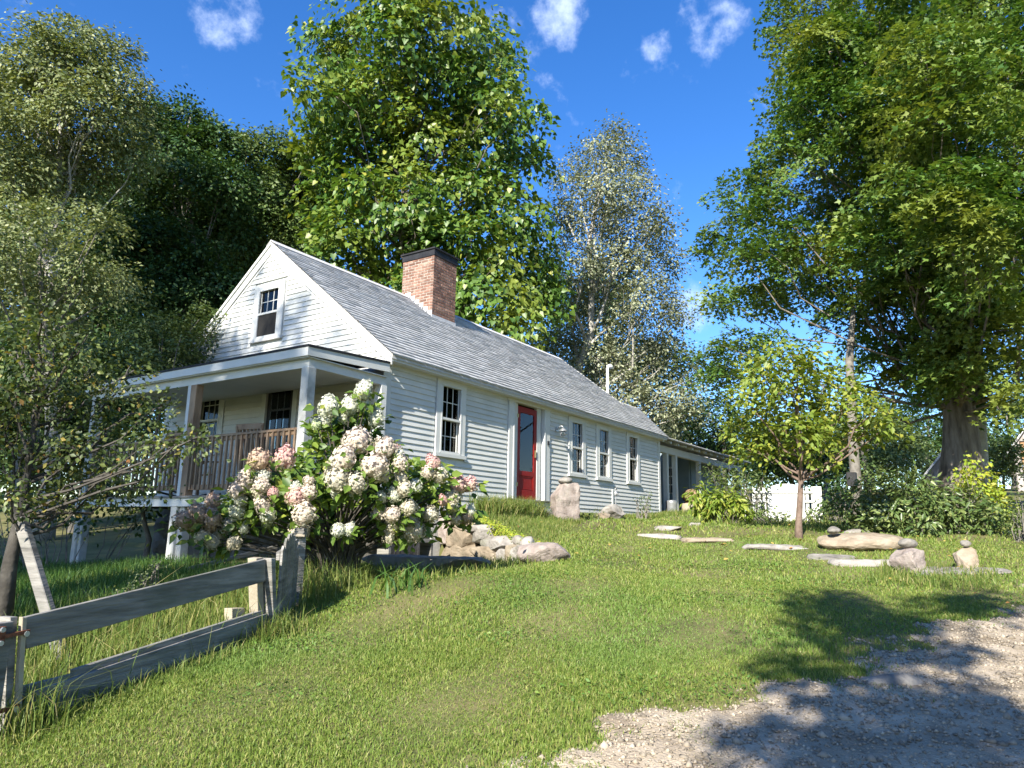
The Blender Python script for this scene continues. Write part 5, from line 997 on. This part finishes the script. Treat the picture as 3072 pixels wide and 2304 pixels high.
def bloom_mesh(seed, cone):
    rg = np.random.default_rng(seed); n = 230; d = nrm_(rg.normal(size=(n, 3))); z = d[:, 2]
    taper = np.clip(1 - cone * (z * .5 + .5), .25, 1)[:, None]; P = d * np.array([1, 1, 1.0 + cone * .5]); P[:, :2] *= taper * (1.12 if cone else 1); P *= (1 + rg.normal(size=(n, 1)) * .07); P *= 1 + .12 * np.sin(d[:, :1] * 5 + seed) * np.sin(d[:, 1:2] * 5)
    Nn = nrm_(d + rg.normal(size=(n, 3)) * .35); a = nrm_(np.cross(Nn, rg.normal(size=(n, 3)))); b = np.cross(Nn, a); s = (.145 * rg.uniform(.75, 1.3, n))[:, None]
    V = np.stack([P + a * s, P + b * s + Nn * .05 * s, P - a * s, P - b * s + Nn * .05 * s, P + Nn * s * .25], 1).reshape(-1, 3)
    F = (np.array([(0, 1, 4), (1, 2, 4), (2, 3, 4), (3, 0, 4)])[None] + (np.arange(n) * 5)[:, None, None]).reshape(-1, 3)
    co = rsph(60) * .86; bm = bmesh.new(); bmesh.ops.create_icosphere(bm, subdivisions=2, radius=.86); cv = np.array([v.co for v in bm.verts]); cf = np.array([[v.index for v in f.verts] for f in bm.faces]); bm.free()
    tz = np.clip(1 - cone * (cv[:, 2] / .86 * .5 + .5), .25, 1)[:, None]; cv[:, :2] *= tz * (1.1 if cone else 1); cv[:, 2] *= 1 + cone * .5
    F = np.concatenate([F, cf + len(V)]); V = np.concatenate([V, cv]); return V, F
BMESH = {}
def bloom(px, py, rp, col, D, i):
    cone = .45 if (i % 3 == 0 or py < 400) else .12; key = (col, i % 4, cone)
    if key not in BMESH:
        V, F = bloom_mesh(hash((i % 4, int(cone * 100))) % 1000, cone); me = bpy.data.meshes.new('flower_head'); me.from_pydata(V.tolist(), [], F.tolist()); me.materials.append(PM[col]); BMESH[key] = me
    p = at(500 + px / 2.212, 1100 + py / 2.212, D); r = rp / 2.212 * np.linalg.norm(p - CAM) / FPX * 1.10
    o = finish(bpy.data.objects.new('flower_head', BMESH[key]), hyd, p); o.scale = (r, r, r); o.rotation_euler = (RNG.uniform(-.5, .5), RNG.uniform(-.5, .5), RNG.uniform(0, 6)); return p, r
st = MB(); LP = []
Db = math.hypot(*(hb - CAM)[:2])
for i, (px, py, rp, col) in enumerate(BL):
    q = ((px - 1150) / 900) ** 2 + ((py - 760) / 560) ** 2; D = Db - .16 - .75 * max(0, 1 - q) + RNG.uniform(-.12, .12)
    if py < 420: D = Db - .15 + RNG.uniform(-.1, .1)
    p, r = bloom(px, py, rp, col, D, i); LP.append((p, r))
    a = hb + np.array([*(RNG.normal(size=2) * .09), -.08]); m1 = hb + (p - hb) * np.array([.25, .25, .55]); m2 = hb + (p - hb) * np.array([.72, .72, .86])
    st.tube([a, m1, m2, p], [.016, .012, .008, .005], 5, cap=False)
tag(st.build('stems', M['bark_dark'], hyd), kind='stuff')
# leaves gather under the flower heads and fill the body of the shrub
P = []; Dr = []
for p, r in LP:
    n = 13; d = rsph(n); d[:, 2] = -np.abs(d[:, 2]) * .9 + .15; P.append(p + d * (r * RNG.uniform(.9, 2.4, (n, 1))) + nrm_(p - CAM) * RNG.uniform(.02, .20, (n, 1))); Dr.append(d + np.array([0, 0, -.2]))
body = [(1175, 700, 330), (1000, 800, 260), (1400, 780, 300), (1250, 450, 170), (1180, 330, 110), (1650, 850, 200), (700, 850, 170), (1250, 950, 250), (560, 880, 130), (330, 1040, 130), (1780, 780, 130), (900, 960, 160), (1550, 1000, 170), (1330, 300, 90), (1060, 480, 90)]
for px, py, r in body:
    c = at(500 + px / 2.212, 1100 + py / 2.212, Db + .28); R_ = r / 2.212 * np.linalg.norm(c - CAM) / FPX; n = int(1800 * R_ ** 2) + 24; d = rsph(n)
    P.append(c + d * (R_ * RNG.random((n, 1)) ** .4) * np.array([1, .9, 1])); Dr.append(d * .6 + np.array([0, 0, -.25]))
P = np.concatenate(P); Dr = np.concatenate(Dr); ok = P[:, 2] > H(P[:, 0], P[:, 1]) + .22; P, Dr = P[ok], Dr[ok]
Nn = nrm_(RNG.normal(size=P.shape) * .55 + np.array([-.3, -.3, .8])); Dr = nrm_(Dr + RNG.normal(size=P.shape) * .35); sz = .125 * RNG.uniform(.65, 1.25, len(P))
SH['hyd'] = (np.array([(0, 0, 0), (.22, .22, .05), (.30, .5, .08), (0, 1, -.08), (-.30, .5, .08), (-.22, .22, .05)]), np.array([(0, 1, 2), (0, 2, 3), (0, 3, 4), (0, 4, 5)]))
near = np.argsort(((P - CAM) ** 2).sum(1) * RNG.uniform(.9, 1.1, len(P)))[:300]; rest = np.setdiff1d(np.arange(len(P)), near)
lv, lf = SH['hyd']; me = bpy.data.meshes.new('leaf'); me.from_pydata(lv.tolist(), [], lf.tolist()); me.materials.append(LM['hyd'])
for i in near:
    Z = Nn[i]; Y = nrm_(Dr[i] - Z * (Dr[i] @ Z)); X = np.cross(Y, Z); o = finish(bpy.data.objects.new('leaf', me), hyd, P[i]); o.rotation_euler = Matrix(np.stack([X, Y, Z], 1).tolist()).to_euler(); o.scale = [sz[i]] * 3
V, F = leaves(P[rest], Nn[rest], Dr[rest], sz[rest], 'hyd'); tag(npmesh('foliage', V, F, LM['hyd'], hyd), kind='stuff')

# ------------------------------------------------------------------ grass
def blades(x, y, h, w, lean=.35, bend=.5, z=None):
    n = len(x); z = H(x, y) - .006 if z is None else z; a = RNG.random(n) * 2 * np.pi; la = RNG.random(n) * 2 * np.pi; ln = np.abs(RNG.normal(size=n)) * lean * h
    B = np.stack([x, y, z], 1); s = np.stack([np.cos(a), np.sin(a), np.zeros(n)], 1) * (w / 2)[:, None]; l = np.stack([np.cos(la), np.sin(la), np.zeros(n)], 1) * ln[:, None]
    m = B + l * .35 + np.array([0, 0, .58]) * h[:, None]; t = B + l * (1 + bend) + np.array([0, 0, 1]) * (h * (1 - .18 * (ln / h)))[:, None]
    V = np.stack([B - s, B + s, m + s * .8, m - s * .8, t], 1).reshape(-1, 3); F = (np.array([(0, 1, 2), (0, 2, 3), (3, 2, 4)])[None] + (np.arange(n) * 5)[:, None, None]).reshape(-1, 3); return V, F
LM['grass'] = leafmat('lawn_grass', [(0, (.115, .185, .03)), (.5, (.19, .27, .048)), (.85, (.28, .33, .075)), (1, (.42, .38, .15))], .5, .35, .35, patch=((.14, .25, .055), .55, .5, .66, .55), tint=(1.1, 1.1, .6))
LM['meadow'] = leafmat('tall_meadow_grass', [(0, (.09, .15, .03)), (.55, (.16, .22, .045)), (.88, (.26, .27, .08)), (1, (.40, .34, .15))], .5, .35, .3, tint=(1.1, 1.1, .6))
LM['shade_grass'] = leafmat('shaded_grass', [(0, (.04, .10, .02)), (.6, (.075, .16, .03)), (1, (.14, .22, .05))], .5, .3, .3)  # shade on the ground by the porch put into darker blades
def scatter(n, dmin, dmax, ang=(-.80, .80)):        # even over the ground seen from the eye
    r = np.sqrt(RNG.random(n) * (dmax ** 2 - dmin ** 2) + dmin ** 2); th = YAW + RNG.uniform(*ang, n); return CAM[0] + r * np.cos(th), CAM[1] + r * np.sin(th)
def fence_side(x, y): return (x - FA[0]) * fn[0] + (y - FA[1]) * fn[1]          # > 0 on the viewer's side of the board fence
def wall_side(x, y): return (x - WA[0]) * WN[0] + (y - WA[1]) * WN[1]
def open_lawn(x, y):
    inh = (x > -.1) & (y > -.03) & (x < 21) ; porch = (x > -1.6) & (y > -.25) & (x < 0)
    return ~(inh | porch)
Vs, Fs, off = [], [], 0
lawn_holes = [(float(o.location.x), float(o.location.y), .5 * max(o.dimensions[:2])) for o in COL.objects if o.parent is None and o.name.split('.')[0] in ('stepping_stone', 'flagstone', 'boulder')]
for n, d0, d1, hh, ww in ((240000, 2.9, 6.0, .032, .0055), (160000, 6.0, 9.5, .036, .008), (100000, 9.5, 14, .042, .012), (60000, 14, 24, .06, .02)):
    x, y = scatter(n, d0, d1); dd = drive_dist(x, y) + wob(x, y); cl_ = .5 + .5 * np.sin(x * 3.1 + np.sin(y * 2.3) * 2) * np.sin(y * 3.7 + np.sin(x * 1.9) * 2)
    keep = open_lawn(x, y) & (RNG.random(n) < np.clip(.62 - dd * 1.7, 0, 1) ** 1.3 + (dd > 0) * (cl_ > .9) * np.clip(.6 - dd * .35, 0, .45))
    behind = (fence_side(x, y) < 0) & (x < FB[0] + .6); keep &= ~(behind & (RNG.random(n) < .6))
    bare = ((x + 2.6) / 1.1) ** 2 + ((y + 3.3) / .6) ** 2 < RNG.random(n) * 1.2; keep &= ~(bare & (RNG.random(n) < .7))
    for hx, hy, hr in lawn_holes: keep &= ~(np.hypot(x - hx, y - hy) < hr * .62)
    x, y = x[keep], y[keep]; m = len(x); pat = .75 + .5 * (.5 + .5 * np.sin(x * 1.7 + 1.3 * np.sin(y * 1.1)) * np.cos(y * 1.9 - x * .6)); h = hh * RNG.uniform(.5, 1.35, m) * pat
    V, F = blades(x, y, h, ww * RNG.uniform(.7, 1.3, m), .55); Vs.append(V); Fs.append(F + off); off += len(V)
tag(npmesh('lawn_grass', np.concatenate(Vs), np.concatenate(Fs), LM['grass']), 'mown green grass over the whole lawn', kind='stuff')
# tall grass behind the fence, round posts and along walls
def patch(n, x0, x1, y0, y1, hh, ww, cond=None, lean=.4, clump=0):
    x = RNG.uniform(x0, x1, n); y = RNG.uniform(y0, y1, n); k = open_lawn(x, y)
    if cond is not None: k &= cond(x, y)
    x, y = x[k], y[k]; return blades(x, y, hh * RNG.uniform(.4, 1.3, len(x)), ww * RNG.uniform(.7, 1.3, len(x)), lean)
def stuff(nm, lab, parts, m):
    Vs, Fs, off = [], [], 0
    for V, F in parts: Vs.append(V); Fs.append(F + off); off += len(V)
    return tag(npmesh(nm, np.concatenate(Vs), np.concatenate(Fs), m), lab, kind='stuff')
along = lambda x, y, lo, hi: (fence_side(x, y) > lo) & (fence_side(x, y) < hi)
stuff('meadow_grass', 'tall dry grass behind the board fence', [patch(16000, -7.2, -2.4, -3.9, 1.2, .30, .008, lambda x, y: (fence_side(x, y) < -.05) & (fence_side(x, y) > -1.7)), patch(500, -7.2, -3.0, -3.9, 0, .55, .006, lambda x, y: (fence_side(x, y) < -.08) & (fence_side(x, y) > -1.2), .5)], LM['meadow'])
stuff('shade_grass', 'dark grass below the porch, shade put into its colour', [patch(42000, -8, 0, -2.4, 9, .16, .010, lambda x, y: (fence_side(x, y) < -1.3)), patch(26000, -8, 9, 6.5, 19, .22, .03)], LM['shade_grass'])
tuft = [patch(8000, -7.2, -4.0, -4.4, -2.4, .11, .006, lambda x, y: along(x, y, .0, .22) & (x < FB[0] + .1), .6), patch(150, -6.6, -4.2, -4, -2.6, .42, .005, lambda x, y: along(x, y, .0, .2) & (x < FB[0]), .7),
        patch(9000, 1.4, 5.0, -2.6, -.1, .11, .009, lambda x, y: (wall_side(x, y) > .1) & (y > -2.4 + .35 * (x - 1.4)), .5), patch(6000, 5, 12, -.7, -.05, .12, .012), patch(2500, 2.2, 4.2, -.75, -.15, .36, .012, None, .5),
        patch(4000, -2.4, 1.2, -3.0, -.4, .14, .01, lambda x, y: wall_side(x, y) < -.05, .5), patch(1500, 1.2, 2.6, -8.2, -6.9, .12, .01), patch(1200, 11.9, 17, -.6, .3, .16, .016), patch(1600, 6.8, 11.5, -6, -3, .14, .016)]
for px, py, hh in ((50, 2190, .30), (815, 1905, .20), (830, 1890, .2), (2395, 1588, .16), (2800, 1712, .12), (2672, 2075, .05), (1640, 1535, .25), (1560, 1545, .3)):
    g = ground(px, py); n = 260 if py > 1800 else 160; x = g[0] + RNG.normal(size=n) * .13; y = g[1] + RNG.normal(size=n) * .13; tuft.append(blades(x, y, hh * RNG.uniform(.4, 1.2, n), np.full(n, .007), .6))
stuff('grass_tufts', 'longer uncut grass along fence, walls and stones', tuft, LM['meadow'])
n = 60000; x, y = scatter(n, 3, 11, (-.75, .75)); cl_ = np.sin(x * 1.3 + 2 * np.sin(y * .9)) * np.sin(y * 1.7 + 1.5 * np.sin(x * .8)) + .5 * np.sin(x * 4.1 + y * 3.3)
k = open_lawn(x, y) & (drive_dist(x, y) + wob(x, y) < .05) & (cl_ + RNG.normal(size=n) * .25 > .45) & (fence_side(x, y) > 0); x, y = x[k], y[k]; n = len(x)
V, F = leaves(np.stack([x, y, H(x, y) + RNG.uniform(.012, .04, n)], 1), RNG.normal(size=(n, 3)) * .4 + np.array([0, 0, 1.]), RNG.normal(size=(n, 3)), .024 * RNG.uniform(.6, 1.6, n), 'oval')
LM['clover'] = leafmat('clover_leaf', [(0, (.07, .16, .03)), (.6, (.12, .22, .04)), (1, (.20, .29, .06))], .5, .3, .3)
tag(npmesh('lawn_clover', V, F, LM['clover']), 'low clover and broad-leaved weeds in patches of the lawn', kind='stuff')
# strap-leaved iris by the flagstone
ir = ground(1185, 1775); n = 34; x = ir[0] + RNG.normal(size=n) * .16; y = ir[1] + RNG.normal(size=n) * .12
V, F = blades(x, y, 30 * .01 * RNG.uniform(.6, 1.2, n), np.full(n, .026), .7); t = thing('iris_clump', 'clump of sword-shaped iris leaves at the foot of the flowering shrub', 'plant', ir); tag(npmesh('foliage', V, F, LM['shade_grass'], t), kind='stuff')
# moss on the retaining wall, fallen leaves on lawn
n = 2600; s = RNG.uniform(.5, 3.0, n); o_ = RNG.uniform(.05, .34, n); x = WA[0] + WT[0] * s + WN[0] * o_; y = WA[1] + WT[1] * s + WN[1] * o_
topz_ = np.interp(s, [0, .6, 1.6, 2.4, 3.3], [-.33, -.36, -.60, -.80, -1.0]); P = np.stack([x, y, topz_ + RNG.uniform(-.10, .05, n)], 1)
V, F = leaves(P, RNG.normal(size=(n, 3)) * .6 + np.array([-.5, 0, .8]), RNG.normal(size=(n, 3)), .035 * RNG.uniform(.6, 1.4, n), 'oval'); tag(npmesh('wall_moss', V, F, LM['lime'], rw), kind='stuff')
n = 260; x, y = scatter(n, 4, 16, (-.6, .25)); k = (drive_dist(x, y) < .4) & open_lawn(x, y) & (wall_side(x, y) > .4); x, y = x[k], y[k]; n = len(x)
LM['fallen'] = leafmat('fallen_leaf', [(0, (.30, .20, .05)), (.6, (.45, .36, .10)), (1, (.34, .13, .05))], .7, .2, .2)
V, F = leaves(np.stack([x, y, H(x, y) + .045], 1), RNG.normal(size=(n, 3)) * .35 + np.array([0, 0, 1.]), RNG.normal(size=(n, 3)), .075 * RNG.uniform(.6, 1.3, n), 'oval'); tag(npmesh('fallen_leaves', V, F, LM['fallen']), 'yellow fallen leaves scattered over the lawn', kind='stuff')
# gravel pebbles
n = 60000; x, y = scatter(n, 2.6, 10.5, (-.75, .2)); dd = drive_dist(x, y) + wob(x, y); k = RNG.random(n) < np.clip(dd * 2.5 + .25, 0, 1); x, y = x[k], y[k]; n = len(x)
ov = np.array([(1, 0, 0), (0, 1, 0), (-1, 0, 0), (0, -1, 0), (.1, .1, .7), (0, 0, -.5)]); of = np.array([(0, 1, 4), (1, 2, 4), (2, 3, 4), (3, 0, 4), (1, 0, 5), (2, 1, 5), (3, 2, 5), (0, 3, 5)])
a = RNG.random(n) * 6.28; c_, s_ = np.cos(a)[:, None], np.sin(a)[:, None]; sc_ = (.0095 * np.exp(RNG.normal(size=n) * .45))[:, None]; q = ov[None] * (1 + RNG.normal(size=(n, 6, 1)) * .2)
V = np.stack([q[..., 0] * c_ - q[..., 1] * s_ * .7, q[..., 0] * s_ + q[..., 1] * c_ * .7, q[..., 2]], -1) * sc_[..., None] + np.stack([x, y, H(x, y) + np.clip((drive_dist(x, y) + wob(x, y)) * .11, -.004, .026)], 1)[:, None]
M['pebble'] = mat('gravel_pebble', [(.21, .175, .13), (.37, .315, .24)], 8, .85, rnd='island', rv=.45)
tag(npmesh('gravel', V.reshape(-1, 3), (of[None] + (np.arange(n) * 6)[:, None, None]).reshape(-1, 3), M['pebble']), 'loose gravel on the driveway', kind='stuff')

# ------------------------------------------------------------------ trees behind the viewer whose shade falls on drive and gable
def up_sun(target, t): return np.asarray(target, float) - SUN_DIR * t
tg = [(2560, 1850, .55), (2480, 1800, .3), (2660, 1880, .6), (2860, 1820, .4), (2930, 1800, .35), (2380, 2000, .2), (2500, 1970, .36), (2720, 1960, .4), (2580, 2120, .32), (2900, 2120, .35), (2760, 2180, .40), (2330, 2230, .25), (2600, 2270, .4), (2960, 2260, .45), (2420, 2300, .3), (2800, 2300, .4), (2480, 2060, .25)]
lob = []
for px, py, r in tg: g = ground(px, py); lob.append((up_sun(g, RNG.uniform(12, 15)), r))
c = np.mean([q for q, r in lob], axis=0); b = np.array([c[0] - 1.5, c[1] - 1.5, 0]); b[2] = gz(b[0], b[1])
_, n = tree('shade_tree', 'tree behind the viewer shading the gravel driveway', 'tree', b, .22, lob, 0, 'bark', LM['maple'], 'maple', .15, 2.6, .30, 14, twigs=.1, shell=.0, flat=.35); NT += n
lob = []
for y_, z_, r in ((6.2, 3.2, 1.0), (5.2, 1.4, 1.1), (4.4, 2.9, .7), (6.4, .8, 1.2), (3.6, .5, .9), (2.2, 2.4, .5), (4.8, -.3, 1.3), (1.6, .6, .7), (3.0, 3.4, .35), (1.2, 2.7, .3), (6.6, -1, 1.2), (2.6, -.6, .9), (.6, 1.3, .4), (3.4, 4.2, .3), (8, 1, 1.8), (8, -1.6, 1.8), (11, 0, 2), (10.5, -2.5, 2), (14, -1, 2.2), (5.5, -2.2, 1.3), (13, 2.5, 2), (2.2, 3.6, .3), (4.6, 2.2, .5), (1.9, 1.6, .5)):
    lob.append((up_sun((-.5, y_, z_), RNG.uniform(22, 30)), r))
for px, py, r in ((300, 1750, .5), (450, 1745, .5), (150, 1790, .5), (600, 1720, .45), (80, 1700, .6), (250, 1660, .6), (400, 1690, .5), (40, 1850, .4), (200, 1850, .3), (700, 1700, .35), (520, 1780, .3)):
    lob.append((up_sun(ground(px, py), RNG.uniform(21, 28)), r * 1.15))
for y_ in np.arange(.1, 6.4, .8):
    for z_, r in ((1.75, .42), (.45, .42), (1.1, .38)):
        if RNG.random() < .85: lob.append((up_sun((-1.76, y_ + RNG.uniform(-.2, .2), z_), RNG.uniform(22, 29)), r))
c = np.mean([q for q, r in lob], axis=0); b = np.array([c[0], c[1], 0]); b[2] = gz(b[0], b[1])
_, n = tree('shade_tree', 'tree behind the viewer dappling the gable with shade', 'tree', b, .2, lob, 0, 'bark', LM['forest'], 'oval', .22, 2.9, .35, 11, twigs=.05, shell=.0, flat=.5); NT += n
for i, (ang, D, hh) in enumerate(((115, 24, 12), (140, 27, 13), (165, 30, 13), (190, 22, 16), (208, 20, 16), (226, 19, 17), (244, 19, 17), (262, 19, 17), (280, 20, 17), (298, 21, 16), (92, 27, 14))):  # ring of unseen trees added to cut the sky light on shaded walls
    t_ = YAW + math.radians(ang); b = np.array([CAM[0] + D * math.cos(t_), CAM[1] + D * math.sin(t_), 0]); b[2] = gz(b[0], b[1])
    lob = [(b + np.array([RNG.normal() * 2.6, RNG.normal() * 2.6, hh * RNG.uniform(.25, .95)]), RNG.uniform(1.8, 2.8)) for _ in range(11)]
    _, n = tree('shade_tree', 'unseen tree added behind the viewer to block sky light, ' + ['first', 'second', 'third', 'fourth', 'fifth', 'sixth', 'seventh', 'eighth', 'ninth', 'tenth', 'eleventh'][i] + ' around the clearing', 'tree', b, .25, lob, 0, 'bark', LM['forest'], 'oval', .5, .75, 1.1, 10, twigs=.02); NT += n
print('leaf triangles', NT)
